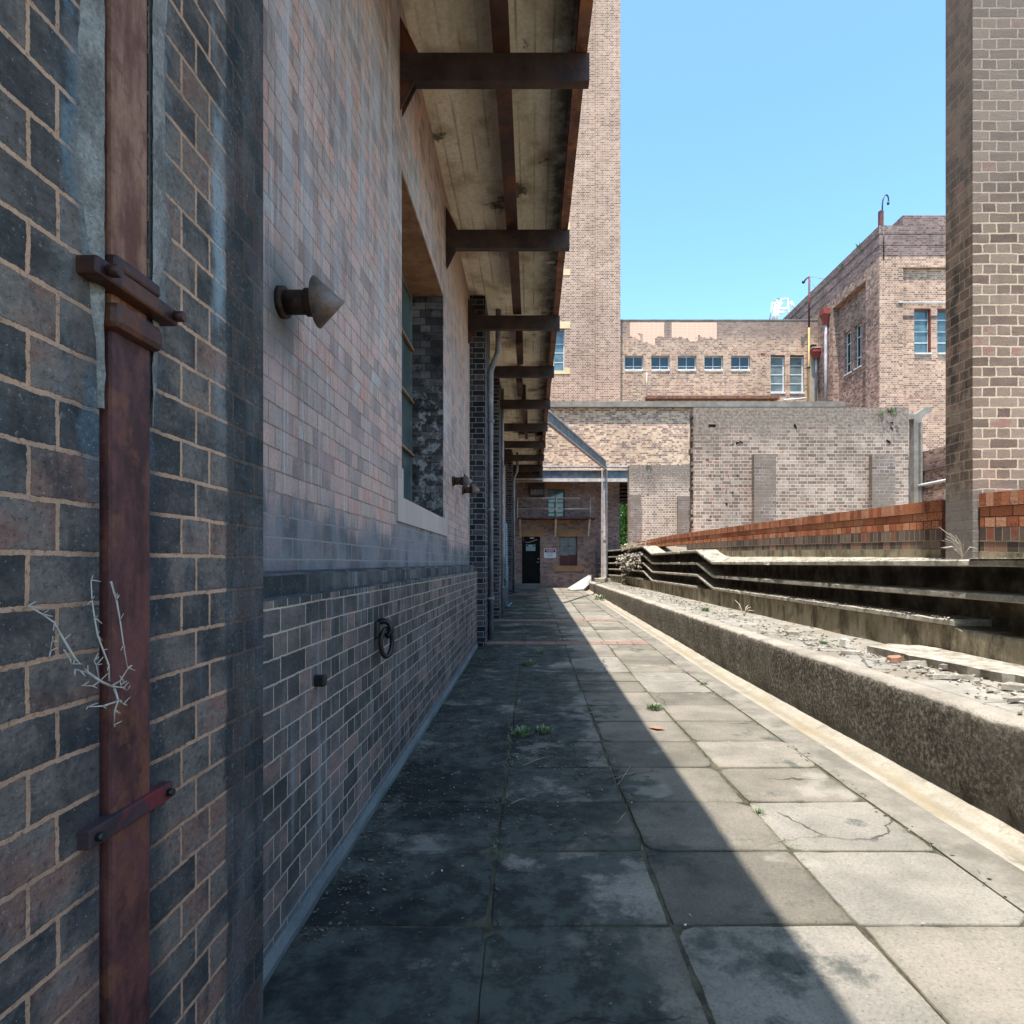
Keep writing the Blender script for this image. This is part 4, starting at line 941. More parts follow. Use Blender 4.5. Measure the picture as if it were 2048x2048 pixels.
# ============================================================ WINDOWED BUILDING, TOWER
D2 = 31.0
wb = thing('windowed_building', 'flat roofed brown brick building with a row of five small windows', 'building', (9, D2, E+7.4))
zt2 = Z(641, D2); WI = []
for a, b in ((117, 268), (331, 480), (545, 695), (760, 910), (975, 1128)): WI.append((X(1220+a/4.025, D2), X(1220+b/4.025, D2), Z(600+575/4.025, D2), Z(600+448/4.025, D2)))
TI = [(X(1220+a/4.025, D2), X(1220+b/4.025, D2), Z(600+750/4.025, D2), Z(600+443/4.025, D2)) for a, b in ((1293, 1408), (1448, 1562))]
wallobj('wall', [X(1234, D2), X(1635.5, D2)], [E+7.3, zt2], WI+TI, PY(D2), .35, M['wincb'], wb)
for h in WI:
    window(wb, PY(D2), h[0], h[1], h[2]+.12, h[3], [.5], [.25], .14, M['frame'], M['glassdark'], .045)
    obj('sill', B((h[0], h[1], D2+.0, D2+.2, h[2]+.04, h[2]+.12)), M['frame'], wb)
    bm = bmesh.new(); n_ = 9
    for k in range(n_): x0 = h[0]+(h[1]-h[0])*k/n_; box(bm, x0+.008, x0+(h[1]-h[0])/n_-.008, D2-.03, D2+.1, h[2]-.03, h[2]+.035)
    obj('brick_sill', bm, M['wincb'], wb)
for h in TI:
    window(wb, PY(D2), h[0], h[1], h[2]+.06, h[3]-.04, [], [.25, .5, .75], .14, M['frame'], M['glassgrey'], .06)
    obj('sill', B((h[0]-.02, h[1]+.02, D2-.04, D2+.2, h[2]-.03, h[2]+.05)), M['frame'], wb)
    obj('reveal', B((h[0]+.005, h[1]-.005, D2+.01, D2+.2, h[3]-.035, h[3]-.002)), M['frame_red'], wb)
obj('coping', B((X(1234, D2), X(1635.5, D2), D2-.02, D2+.4, zt2, zt2+.05)), M['cornice'], wb)
brd(1522, 1530, 706, 709.5, D2-.02, D2+.1, 'air_brick', M['redmetal'], wb)
brd(1617, 1636, 700, 803, D2-.06, D2-.003, 'rendered_strip', M['render'], wb)
tag(brd(1293, 1559, 791, 797, D2-.35, D2-.003, 'rusty_flashing', M['channel'], None), 'long rusty flashing strip low on the windowed brick building', 'flashing')
tag(obj('white_conduit', T([at(1293.5, 745, D2-.03), at(1293.5, 790, D2-.03)], .02, 6), M['frame']), 'thin white upright conduit below the small windows', 'conduit')
tag(obj('white_pipe', T([at(1567, 800, D2-.2), at(1616, 796, D2-.2)], .04, 6), M['frame']), 'short sloping white pipe lying on the cornice roof', 'pipe')
tw = thing('brick_tower', 'tall plain cream brick tower rising above the canopy', 'tower', (1, 30.6, E+7.4))
TT = E+34
tws = [(X(1092, 30.6), X(1129, 30.6), Z(741, 30.6)+k*4.9, Z(657, 30.6)+k*4.9) for k in range(0, 5)]
wallobj('wall', [-5.5, X(1191.5, 30.6)], [E+7.3, TT], tws, PY(30.6), .4, M['tower'], tw)
for h in tws:
    window(tw, PY(30.6), *h, [.43], [.22, .45, .66], .2, M['frame'], M['glass'], .05)
    obj('lintel', B((X(1081, 30.6), X(1140.5, 30.6), 30.58, 30.8, h[3], h[3]+.35)), M['cream'], tw)
    obj('sill', B((X(1083, 30.6), h[0], 30.58, 30.8, h[2]-.18, h[2]+.13), (h[1], X(1140, 30.6), 30.58, 30.8, h[2]-.18, h[2]+.13), (h[0], h[1], 30.58, 30.8, h[2]-.18, h[2]-.002)), M['cream'], tw)
obj('corner_pilaster', B((X(1191.5, 30.5), X(1241, 30.5), 30.5, 38, E+7.3, TT)), M['tower'], tw)
obj('side_wall', B((-5.5, -5.1, 31.0, 38, E+7.3, TT), (-5.1, X(1191.5, 30.6), 37.6, 38, E+7.3, TT)), M['tower'], tw)
obj('roof', B((-5.5, 4.4, 30.5, 38, TT, TT+.3)), M['cornice'], tw)

# roof rainwater gear
def hopper(px0_, px1_, py0, py1, pyb, d, label, pipe_px, grp='rainwater hoppers and pipes by the roof'):
    cx = X((px0_+px1_)/2, d); t = thing('rain_hopper', label, 'rain pipe', (cx, d, Z(pyb, d)), grp)
    w_ = (X(px1_, d)-X(px0_, d))/2; z1 = Z(py0, d); z0 = Z(py1, d)
    bm = bmesh.new(); box(bm, cx-w_, cx+w_, d-.32, d-.002, z1-(z1-z0)*.35, z1); m_ = z1-(z1-z0)*.35; s_ = w_*.32
    hexa(bm, [(cx-s_, d-.2, z0), (cx+s_, d-.2, z0), (cx+s_, d-.06, z0), (cx-s_, d-.06, z0), (cx-w_*.95, d-.3, m_-.001), (cx+w_*.95, d-.3, m_-.001), (cx+w_*.95, d-.002, m_-.001), (cx-w_*.95, d-.002, m_-.001)])
    obj('hopper_head', bm, M['redmetal'], t)
    obj('rim', B((cx-w_-.03, cx+w_+.03, d-.34, d-.001, z1+.001, z1+.05)), M['whitesteel'], t)
    x_ = X(pipe_px, d); obj('tube', T([(cx, d-.12, z0+.05), (x_, d-.12, z0-.1), (x_, d-.12, Z(pyb, d))], .062, 10), M['drain'], t)
hopper(1620, 1641, 700, 720, 803, D2-.06, 'small red hopper with grey pipe beside the yellow pole', 1630)
tag(brd(1623.6, 1633.5, 688.5, 694.5, D2-.25, D2-.062, 'black_box', M['blackiron'], None, .01), 'black box fixed just above the small red hopper', 'box')
t = thing('pole', 'tall thin yellow and brown pole with bent lamp arm', 'pole', (X(1617, 30.3), 30.3, E+7.4))
obj('upper_shaft', T([at(1618.6, 553, 30.3), at(1618, 655, 30.3)], .05, 8), M['rustpipe'], t)
obj('lower_shaft', T([at(1618, 655, 30.3), at(1616.5, 803, 30.3)], .045, 8), M['yellow'], t)
obj('arm', T([at(1618.6, 553, 30.3), at(1613, 557, 30.3), at(1608, 563, 30.3)], .04, 8), M['rustpipe'], t)
bm = bmesh.new(); bmesh.ops.create_uvsphere(bm, u_segments=12, v_segments=8, radius=.08, matrix=Matrix.Translation(at(1607, 564, 30.3))); obj('lamp_head', bm, M['blackiron'], t, smooth=True)
bm = bmesh.new(); tube(bm, [at(1619, 553, 30.3), at(1648, 558, 29.5)], .01, 4); tube(bm, [at(1619, 556, 30.3), at(1631, 577, 29.9)], .01, 4); obj('guy_wire', bm, M['drain'], t)
obj('clip', T([at(1613.5, 735, 30.25), at(1620, 735, 30.25)], .05, 6), M['blackiron'], t)
# white frame on a far roof
wf = thing('roof_frame', 'white tubular steel frame standing on the roof behind the parapet', 'steel frame', (15, 36, Z(645, 36)))
bm = bmesh.new()
def ln(*pp, r=.07, d=36): tube(bm, [at(a, b, d) for a, b in pp], r, 6)
ln((1538, 648), (1545, 607), (1554, 606), (1554, 598), (1575, 598), (1576, 617), (1580, 640))
ln((1548, 648), (1556, 606)); ln((1553, 648), (1561, 600)); ln((1558, 625), (1562, 606), (1568, 606)); ln((1560, 618), (1576, 618)); ln((1556, 625), (1568, 625))
ln((1582, 603), (1588, 616)); ln((1544, 648), (1552, 606), d=36.4)
M['bright'] = flat('bright_white_paint', (.95, .95, .95, 1)); obj('tubes', bm, M['bright'], wf)
# ============================================================ CORNER BUILDING (right)
XR = 14.36; DC = 25.5; ZT = Z(451.7, DC)
cb = thing('corner_building', 'tall tan brick corner building with stepped parapet', 'building', (18, 28, 0))
wl = [(X(1832, DC), X(1866, DC), Z(704, DC), Z(614, DC)), (X(1878.5, DC), X(1912, DC), Z(704, DC), Z(614, DC))]
xrec = X(1806, DC)
# outer layer with recess, then inner layer with windows
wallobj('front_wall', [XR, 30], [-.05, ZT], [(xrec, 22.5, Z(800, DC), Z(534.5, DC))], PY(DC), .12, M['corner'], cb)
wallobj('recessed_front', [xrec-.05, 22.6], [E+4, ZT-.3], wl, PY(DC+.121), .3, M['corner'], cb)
for h in wl:
    window(cb, PY(DC+.12), *h, [], [.25, .5, .76], .14, M['frame'], M['glass'], .06)
    obj('sill', B((h[0], h[1], DC+.06, DC+.3, h[2]-.07, h[2]-.001)), M['frame'], cb)
    obj('reveal', B((h[0]+.004, h[1]-.004, DC+.125, DC+.25, h[3]-.05, h[3]-.003), (h[1]-.05, h[1]-.004, DC+.125, DC+.25, h[2]+.01, h[3]-.052)), M['frame_red'], cb)
for py in (447, 469, 491, 512): pass
obj('string_course', B(*[(XR-.035, 30, DC-.035, DC-.003, Z(p, DC)+.02, ZT if i == 0 else Z(p, DC)+.02+.36) for i, p in enumerate((469,))]+[(XR-.022, 30, DC-.022, DC-.003, Z(491, DC)+.01, Z(469, DC)), (XR-.012, 30, DC-.012, DC-.003, Z(512, DC)+.01, Z(491, DC)-.01)]), M['parapet'], cb)
sw = [(27.45, 28.05, E+8.8, E+10.75), (28.3, 28.95, E+8.8, E+10.75)]
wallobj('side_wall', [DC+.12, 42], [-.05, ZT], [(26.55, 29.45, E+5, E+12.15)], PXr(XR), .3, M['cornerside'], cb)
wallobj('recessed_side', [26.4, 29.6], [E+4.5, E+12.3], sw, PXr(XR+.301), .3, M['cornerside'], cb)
for h in sw:
    window(cb, PXr(XR+.30), *h, [.5], [.25, .72], .12, M['frame'], M['glassdark'], .05)
    obj('sill', B((XR+.25, XR+.4, h[0], h[1], h[2]-.06, h[2]-.001)), M['frame'], cb)
obj('side_string_course', B((XR-.035, XR-.002, DC, 42, Z(469, DC)+.02, ZT), (XR-.022, XR-.002, DC, 42, Z(491, DC)+.01, Z(469, DC)), (XR-.012, XR-.002, DC, 42, Z(512, DC)+.01, Z(491, DC)-.01)), M['parapet'], cb)
obj('roof_block', B((X(1806, DC), 30, DC+.02, DC+1.0, ZT, Z(430, DC))), M['parapet'], cb)
obj('roof_deck', B((XR+.3, 30, DC+1.1, 42, ZT-.3, ZT-.15)), M['cornice'], cb)
obj('dark_band', B((xrec+.01, wl[0][0]-.01, DC+.10, DC+.122, Z(634, DC), Z(629, DC)), (wl[0][1]+.01, wl[1][0]-.01, DC+.10, DC+.122, Z(634, DC), Z(629, DC)), (X(1792, DC), X(1804.5, DC), DC-.01, DC+.05, Z(612.5, DC), Z(607, DC))), M['parapet'], cb)
obj('wall_conduit', T([(X(1797, DC), DC-.03, Z(605.5, DC)), (22, DC-.03, Z(605.5, DC))], .025, 6), M['frame'], cb)
# tall hopper on its side wall
t = thing('rain_hopper', 'tall grey rain pipe with red hopper on the corner building side', 'rain pipe', (XR-.15, 29.75, E+7.4), 'rainwater hoppers and pipes by the roof')
yy = 29.9; z1 = Z(619, 29.9)
bm = bmesh.new(); box(bm, XR-.34, XR-.002, yy-.22, yy+.22, z1-.28, z1)
hexa(bm, [(XR-.2, yy-.08, z1-.75), (XR-.05, yy-.08, z1-.75), (XR-.05, yy+.08, z1-.75), (XR-.2, yy+.08, z1-.75), (XR-.32, yy-.2, z1-.281), (XR-.002, yy-.2, z1-.281), (XR-.002, yy+.2, z1-.281), (XR-.32, yy+.2, z1-.281)])
obj('hopper_head', bm, M['redmetal'], t); obj('tube', T([(XR-.13, yy, z1-.7), (XR-.13, yy, E+6)], .07, 10), M['drain'], t)
# gooseneck on the parapet corner
t = thing('gooseneck_lamp', 'bent gooseneck lamp bracket on the parapet corner', 'lamp', (X(1764, DC), DC, ZT))
obj('base_post', B((X(1760.5, DC), X(1768, DC), DC+.02, DC+.17, ZT, Z(420, DC))), M['rustpipe'], t)
obj('neck', T([at(a, b, DC+.1) for a, b in ((1764.5, 420), (1764.8, 410), (1766, 400), (1768.5, 393), (1772, 389.5), (1775, 391), (1776.8, 396), (1777, 403), (1776.5, 407))], .028, 8), M['blackiron'], t)
obj('socket', T([at(1776.6, 404, DC+.1), at(1776.2, 409, DC+.1)], .05, 8), M['blackiron'], t)
obj('cable', T([at(1767.4, 452, DC-.05), at(1767.8, 518, DC-.05)], .022, 6), M['blackiron'], t)
# tufts on the parapets
def tuft(name, p, r, n, m, label, cat='weed', h=1.0, seed=1, group=None, spread=1.0):
    rg = random.Random(seed); bm = bmesh.new()
    for _ in range(n):
        a = rg.uniform(0, 2*math.pi); rr = r*math.sqrt(rg.random())*spread; b = Vector((math.cos(a)*rr*.5, math.sin(a)*rr*.5, 0)); tip = Vector((math.cos(a)*rr, math.sin(a)*rr, r*h*rg.uniform(.3, 1)))
        wv = Vector((-math.sin(a), math.cos(a), 0))*r*.055*rg.uniform(.6, 1.6); md = (b+tip)/2+Vector((0, 0, r*.12))
        v = [bm.verts.new(Vector(p)+q) for q in (b-wv*.4, b+wv*.4, md+wv, tip, md-wv)]; bm.faces.new((v[0], v[1], v[2], v[3], v[4]))
    return tag(obj(name, bm, m), label, cat, group)
tuft('weed', (XR, 26.9, ZT-.25), .28, 50, M['weed'], 'tuft growing high on the corner building parapet', seed=2)
tuft('weed', (XR-.03, 28.6, ZT-.3), .22, 40, M['weed'], 'small tuft on the parapet left of the higher one', seed=3)

# parallel low wall and concrete arm right
X4 = 13.6
pw = thing('parapet_wall', 'dark brick wall with white rail between grey wall and near pier', 'wall', (X4, 20, 0))
obj('wall', B((X4, X4+.35, 17, 23.2, -.05, E+.284*X4)), M['cornerside'], pw)
obj('drip_course', B((X4-.07, X4-.001, 17, 23.2, Z(948, 22.3)-.03, Z(944, 22.3)+.04)), M['parapet'], pw)
obj('buttress', B((X4-.25, X4-.001, 19.4, 20.0, 0, E+2.4)), M['render'], pw)
tag(obj('white_rail', T([(X4-.1, 17, E+.1983*X4), (X4-.1, 23.2, E+.1983*X4)], .05, 8), M['frame']), 'white horizontal rail fixed along the dark brick wall', 'rail')
ca = thing('concrete_post', 'concrete post with cantilevered arms behind the grey wall', 'concrete post', (13.4, 22, 0))
dA = 21.5
obj('post', B((X(1828, dA), X(1843, dA), dA, dA+.28, 0, Z(846, dA)-.001)), M['cornice'], ca)
bm = bmesh.new(); ol = [at(*q, dA-.002) for q in ((1817, 828), (1825, 825.5), (1829, 829), (1833, 827), (1851, 814.5), (1863.5, 814), (1863.5, 823.5), (1851, 829.5), (1845, 836), (1843, 846), (1828, 846), (1828, 837.5), (1817, 839))]
fa = [bm.verts.new(q) for q in ol]; fb_ = [bm.verts.new(q+Vector((0, .285, 0))) for q in ol]; bm.faces.new(fa); bm.faces.new(fb_[::-1])
for k in range(len(ol)): bm.faces.new((fa[k], fa[(k+1) % len(ol)], fb_[(k+1) % len(ol)], fb_[k]))
obj('arm', bm, M['cornice'], ca)
obj('brace', B((X(1837, dA), X(1841, dA), dA-.12, dA-.001, E+1.5, Z(846, dA))), M['cornice'], ca)

# ============================================================ GREY WALLS
DB = 15.6
gw = thing('grey_brick_wall', 'large freestanding weathered grey brick wall behind the orange wall', 'wall', (6.8, DB, 0))
xa, xb_ = X(1387, DB), X(1817, DB); zt = Z(815, DB)
wallobj('wall', [xa, xb_], [-.05, zt], [(X(1417, DB), X(1431.5, DB), Z(854.5, DB), Z(848.5, DB))], PY(DB), .36, M['greywall'], gw)
obj('vent_back', B((X(1416, DB), X(1432.5, DB), DB+.08, DB+.1, Z(855.5, DB), Z(848, DB))), M['redboard'], gw)
obj('pilaster', B((X(1508, 15.45), X(1552, 15.45), DB-.16, DB-.001, 0, Z(908, 15.45))), M['pilaster'], gw)
obj('pilaster', B((X(1744, 15.45), X(1790, 15.45), DB-.16, DB-.001, 0, Z(910, 15.45))), M['pilaster'], gw)
bm = bmesh.new(); rg = random.Random(4)
for k in range(26): # broken edge at left corner
    z0 = k*.155+1.2; box(bm, xa-.004-rg.random()*.05, xa-.0005, DB+.01+rg.random()*.05, DB+.2+rg.random()*.15, z0, z0+.07+rg.random()*.07)
obj('chipped_edge', bm, M['pilaster'], gw)
DG = 23.6
g2 = thing('grey_brick_wall', 'lower grey brick wall farther back beside the green gap', 'wall', (5, DG, 0))
wallobj('wall', [X(1258, DG), X(1386, DG)+.6], [-.05, Z(930, DG)], [], PY(DG), .36, M['greywall2'], g2)
obj('pilaster', B((X(1258, DG)+.02, X(1281, DG), DG-.12, DG-.001, 0, Z(990, DG))), M['pilaster'], g2)
obj('pilaster', B((X(1354, DG), X(1386, DG), DG-.12, DG-.001, 0, Z(993, DG))), M['pilaster'], g2)
for i, (px, py, s_) in enumerate(((1786, 822, .12), (1763, 828, .08))):
    tuft('weed', (X(px, DB-.05), DB-.05, Z(py+6, DB)), s_*1.6, 40, M['weed'], ('larger tuft growing near the top of the large grey wall', 'smaller tuft growing near the top of the large grey wall')[i], seed=20+i)
tuft('weed', (X(1298, DG-.05), DG-.05, Z(936, DG)), .16, 40, M['weed'], 'tuft growing on top of the lower grey wall', seed=29)
bm = bmesh.new()
rgh = random.Random(9)
for (px, py, r_) in ((1477, 887, .07), (1483, 884, .05), (1590, 855, .08), (1466, 888, .03), (1783, 857, .06), (1777, 883, .06), (1783, 845, .04), (1448, 952, .025), (1457, 952, .025), (1420, 951, .02), (1428, 951, .02), (1475, 950, .025), (1452, 984, .025), (1466, 984, .025), (1453, 1007, .04), (1472, 1026, .03)):
    n0 = len(bm.verts); shard(bm, (0, 0, 0), r_*1.3, r_*.6, .03, rgh, 0)
    for v in list(bm.verts)[n0:]: v.co = Vector((X(px, DB)+v.co.x, DB-.001-v.co.z*.5, Z(py, DB)+v.co.y+v.co.x*.25*math.sin(px)))
obj('hole_shade', bm, M['dark'], gw)['kind'] = 'stuff'  # flat dark chips on the face paint the shade inside holes
# ============================================================ TERRACE STEPS
def XS(d): return 3.55 if d < 25 else 3.55-(d-25)**1.6*.085
tracks = [
 ([(-3, .03), (12.2, .03), (13.4, .29), (18.4, .29), (19.9, .56), (40, .56)], -3),
 ([(-3, -.24), (12.2, -.24), (13.4, .02), (18.4, .02), (19.9, .29), (40, .29)], -3),
 ([(-3, -.48), (12.2, -.48), (13.4, -.24), (18.4, -.24), (19.9, .02), (40, .02)], 5.25),
 ([(-3, -.50), (18.4, -.50), (19.9, -.24), (40, -.24)], 13.4),
 ([(-3, -.50), (40, -.50)], 19.9)]
ts = thing('terrace', 'stack of thin projecting concrete shelves stepping along the right side', 'terrace', (3.6, 12, KT))
def frange(a, b, s):
    r = []; v = a
    while v < b: r.append(v); v += s
    return r+[b]
for ti, (tr, d0) in enumerate(tracks):
    bm = bmesh.new(); prev = None
    brk = sorted(set(frange(d0, 14, .07)+frange(14, 28.3, .2))); brk = [v for v in brk if v >= d0]
    for v in brk:
        z = E+kink(tr, v); x0 = XS(v)+(.0 if ti == 0 else .02)
        chip = max(0, nz((v*2.3, ti*7, 0))-.3)*.12*(1 if v < 15 else .4)+abs(nz((v*13, ti*3, 2)))*.02
        dz = nz((v*5, ti*5, 9))*.006; th = .058
        back = 4.12 if ti == 0 else x0+.42
        zb_ = z
        if ti == 0:
            zb_ = z
        r = [bm.verts.new(p) for p in ((x0+chip, v, z-.012+dz), (x0+chip+.015, v, z+dz-abs(nz((v*9, 1, ti)))*.008), (x0+.14, v, z), (back, v, zb_), (back, v, z-th), (x0+.02, v, z-th), (x0+chip*.7, v, z-th+.008))]
        if prev:
            for i in range(7): bm.faces.new((prev[i], prev[(i+1) % 7], r[(i+1) % 7], r[i]))
        else: bm.faces.new(r)
        prev = r
    bm.faces.new(prev[::-1])
    obj('shelf', bm, M['shelf'], ts)
# cut: back wall of the recesses and the stained bottom riser
bm = bmesh.new(); prev = None
for v in frange(-3, 28.3, .2):
    z = E+kink(tracks[0][0], v)-.06
    r = [bm.verts.new(p) for p in ((XS(v)+.36, v, KT-.02), (XS(v)+.36, v, z))]
    if prev: bm.faces.new((prev[0], r[0], r[1], prev[1]))
    prev = r
obj('recess_back', bm, M['cave'], ts)
bm = bmesh.new(); prev = None
for v in frange(-3, 28.3, .12):
    lip = E-.53+nz((v*4, 2, 2))*.012-(.03 if v < 5.25 else 0)
    r = [bm.verts.new(p) for p in ((XS(v)+.05, v, KT-.03), (XS(v)+.05+nz((v*2, 0, 0))*.006, v, lip-.015), (XS(v)+.065, v, lip), (XS(v)+.36, v, lip), (XS(v)+.36, v, KT-.03))]
    if prev:
        for i in range(5): bm.faces.new((prev[i], prev[(i+1) % 5], r[(i+1) % 5], r[i]))
    else: bm.faces.new(r)
    prev = r
bm.faces.new(prev)
obj('bottom_riser', bm, M['riser'], ts)
# raised ground behind
WB = [(-3, .5-.556), (4.7, .56-.556), (6.06, .62-.556), (10.4, .70-.556), (14.9, .76-.556), (18.4, .80-.556), (19.9, .56), (60, .56)]
bm = bmesh.new(); prev = None
for v in frange(-3, 45, .5):
    zt0 = E+kink(tracks[0][0], v)-.02; zz = max(E+kink(WB, v), zt0) if v < 28.5 else .3
    r = [bm.verts.new(p) for p in ((4.10 if v < 28.4 else 5.2, v, zt0 if v < 28.5 else .3), (4.25 if v < 28.4 else 5.3, v, zz), (13.7, v, min(zz, E-.05)), (60, v, 0.3))]
    if prev:
        for i in range(3): bm.faces.new((prev[i], prev[i+1], r[i+1], r[i]))
    prev = r
tag(obj('upper_ground', bm, M['ground']), kind='structure')
# sloped mortar fillet between lip slab and low wall
bm = bmesh.new(); prev = None
for v in frange(-1, 18.4, .3):
    zt0 = E+kink(tracks[0][0], v)+.002; zz = max(E+kink(WB, v), zt0+.004)
    x1 = 3.76 if v < 5.15 else 4.0
    r = [bm.verts.new(p) for p in ((x1-.22+nz((v*3, 0, 1))*.04, v, zt0), (x1+.1, v, zz+nz((v*4, 3, 1))*.006))]
    if prev: bm.faces.new((prev[0], prev[1], r[1], r[0]))
    prev = r
tag(obj('sloping_fillet', bm, M['shelf']), kind='structure')

# ============================================================ LOW ORANGE WALL
ZTOP = [(-3, .46), (4.7, .56), (6.06, .62), (10.4, .70), (14.9, .76), (18.0, .80), (40, .80)]
def strip(name, x0, x1, d0, d1, r0, r1, m, par, jit=.0):
    """course band r0..r1 measured down from the sloping top"""
    bm = bmesh.new(); uvl = bm.loops.layers.uv.new("UVMap"); st = frange(d0, d1, .35)
    def zt_(v): return E+kink(ZTOP, v)
    for a, b in zip(st, st[1:]):
        P_ = lambda x, v, r: (x, v, zt_(v)-r)
        quads = [((x0, a, r1), (x0, b, r1), (x0, b, r0), (x0, a, r0)), ((x1, b, r1), (x1, a, r1), (x1, a, r0), (x1, b, r0)), ((x0, a, r0), (x0, b, r0), (x1, b, r0), (x1, a, r0)), ((x0, a, r1), (x0, b, r1), (x1, b, r1), (x1, a, r1))]
        if a == st[0]: quads.append(((x0, a, r1), (x1, a, r1), (x1, a, r0), (x0, a, r0)))
        if b == st[-1]: quads.append(((x0, b, r1), (x1, b, r1), (x1, b, r0), (x0, b, r0)))
        for q in quads:
            f = bm.faces.new([bm.verts.new(P_(*p)) for p in q])
            top = abs(q[0][2]-q[2][2]) < 1e-6
            for l, p in zip(f.loops, q):
                u_ = p[1] if p[1] != q[0][1] or q[0][1] != q[1][1] or q[2][1] != q[0][1] else p[0]
                l[uvl].uv = (p[1]+(p[0] if q[0][1] == q[1][1] == q[2][1] else 0), (p[0]-x0+.05) if top else ((r1-p[2])+.001 if name in ('coping', 'soldier_course') else r1-p[2]))
    me = bpy.data.meshes.new(name); bm.to_mesh(me); bm.free(); me.materials.append(m)
    o = bpy.data.objects.new(name, me); C.objects.link(o); o.parent = par; o.matrix_parent_inverse = Matrix.Translation(-Vector(par.location)); return o
def lowwall(label, X0, d0, d1, full=True):
    w_ = thing('low_brick_wall', label, 'wall', (X0, (d0+d1)/2, E), 'orange topped low walls')
    strip('coping', X0-.008, X0+.24, d0, d1, 0, .112, M['orange_edge'], w_)
    strip('orange_courses', X0, X0+.23, d0+.0, d1, .113, .285, M['orange'], w_)
    if full:
        strip('soldier_course', X0-.004, X0+.23, d0, d1, .286, .398, M['brown_edge'], w_)
        strip('base_course', X0, X0+.23, d0, d1, .399, .485, M['brown_row'], w_)
        strip('footing', X0-.012, X0+.23, d0, d1, .486, .60, M['riser'], w_)
    return w_
lowwall('orange topped low brick wall running back from the near pier', 4.0, 6.02, 15.95)
lowwall('near end of orange topped wall right of the big pier', 3.74, -2, 5.15)
lowwall('damaged far stretch of orange brick wall beyond the grey wall', 4.02, 16.0, 23.5, False)
ow = obj('end_wall_block', B((4.0, 4.2, 5.6, 6.0, E-.02, E+.60)), M['redboard']); tag(ow, 'dark red brown block in the gap beside the near pier', 'block')

# ============================================================ BIG PIER RIGHT
bp = thing('brick_pier', 'tall brown grey brick pier at the right edge', 'pier', (4.1, 5.3, E))
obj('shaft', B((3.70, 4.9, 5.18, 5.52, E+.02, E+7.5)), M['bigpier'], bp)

# ============================================================ TREE BEHIND THE GAP
def tree(x, y, h, r, n, label, seed):
    rg = random.Random(seed); t = thing('tree', label, 'tree', (x, y, 0), 'trees behind the walls')
    bm = bmesh.new(); tube(bm, [(x, y, 0), (x+.1, y, h*.3), (x-.05, y+.1, h*.55), (x, y, h*.8)], [.18, .14, .1, .04], 8)
    for k in range(9):
        a = rg.uniform(0, 6.28); z0 = h*rg.uniform(.2, .7); tube(bm, [(x, y, z0), (x+math.cos(a)*r*.4, y+math.sin(a)*r*.4, z0+h*.08), (x+math.cos(a)*r*.8, y+math.sin(a)*r*.8, z0+h*.2)], [.06, .04, .015], 5)
    obj('trunk', bm, M['bark'], t)
    bm = bmesh.new(); cl_ = [(Vector((rg.gauss(0, .5)*r, rg.gauss(0, .5)*r, h*rg.uniform(.08, .95))), rg.uniform(.25, .5)*r) for _ in range(60)]
    for _ in range(n):
        c, cr = rg.choice(cl_); v = Vector((rg.gauss(0, 1), rg.gauss(0, 1), rg.gauss(0, 1))).normalized()*cr*rg.uniform(.7, 1)
        p = Vector((x, y, 0))+c+v
        if p.z < .1: continue
        nrm = (v.normalized()+Vector((rg.uniform(-.6, .6), rg.uniform(-.6, .6), rg.uniform(-.2, .8)))).normalized()
        a = nrm.orthogonal().normalized(); a = Matrix.Rotation(rg.uniform(0, 6.28), 3, nrm) @ a; b = nrm.cross(a); s_ = rg.uniform(.06, .12)
        bm.faces.new([bm.verts.new(p+q) for q in (-a*s_, b*s_*.55, a*s_, -b*s_*.55)])
    obj('crown', bm, M['leaf'], t, uv=False)
tree(6.3, 39.5, 8.0, 2.3, 26000, 'bright green leafy tree seen through the gap by the post', 5)

# ============================================================ DEBRIS, WEEDS, LITTER
rg = random.Random(12)
bits = [(2.95, 4.35, .17, .12, .03, 'rubble', 'flat pale concrete slab piece nearest on the ledge'), (2.98, 4.85, .13, .10, .05, 'rubble', 'pale broken slab lying behind the nearest one'),
        (3.0, 5.12, .10, .06, .045, 'brickchip', 'orange brick fragment lying among the ledge rubble'), (3.2, 4.7, .12, .08, .04, 'rubble', 'small concrete chunk against the lifted ledge screed'),
        (2.9, 5.55, .17, .05, .03, 'rubble', 'thin long concrete sliver on the ledge'), (3.05, 6.0, .11, .09, .08, 'chips', 'heap shaped grey mortar lump on the ledge'),
        (2.95, 6.6, .15, .10, .03, 'rubble', 'cracked flat concrete piece before the mortar lump'), (3.0, 7.1, .14, .09, .035, 'rubble', 'dark edged flat concrete piece farther along the ledge'),
        (3.05, 9.4, .10, .05, .04, 'rubble', 'lone pale concrete shard beside the dry stalks'), (2.9, 3.55, .22, .15, .03, 'rubble', 'large flat screed slab at the right frame edge'),
        (3.12, 3.95, .12, .09, .04, 'rubble', 'small grey concrete shard near the frame edge')]
for (x, y_, a, b, c_, m_, lab) in bits:
    bm = bmesh.new(); shard(bm, (x, y_, KT+.002), a, b, c_, rg, .12); tag(obj('concrete_piece', bm, M[m_], bevel=.003), lab, 'rubble', 'broken pieces on the ledge')
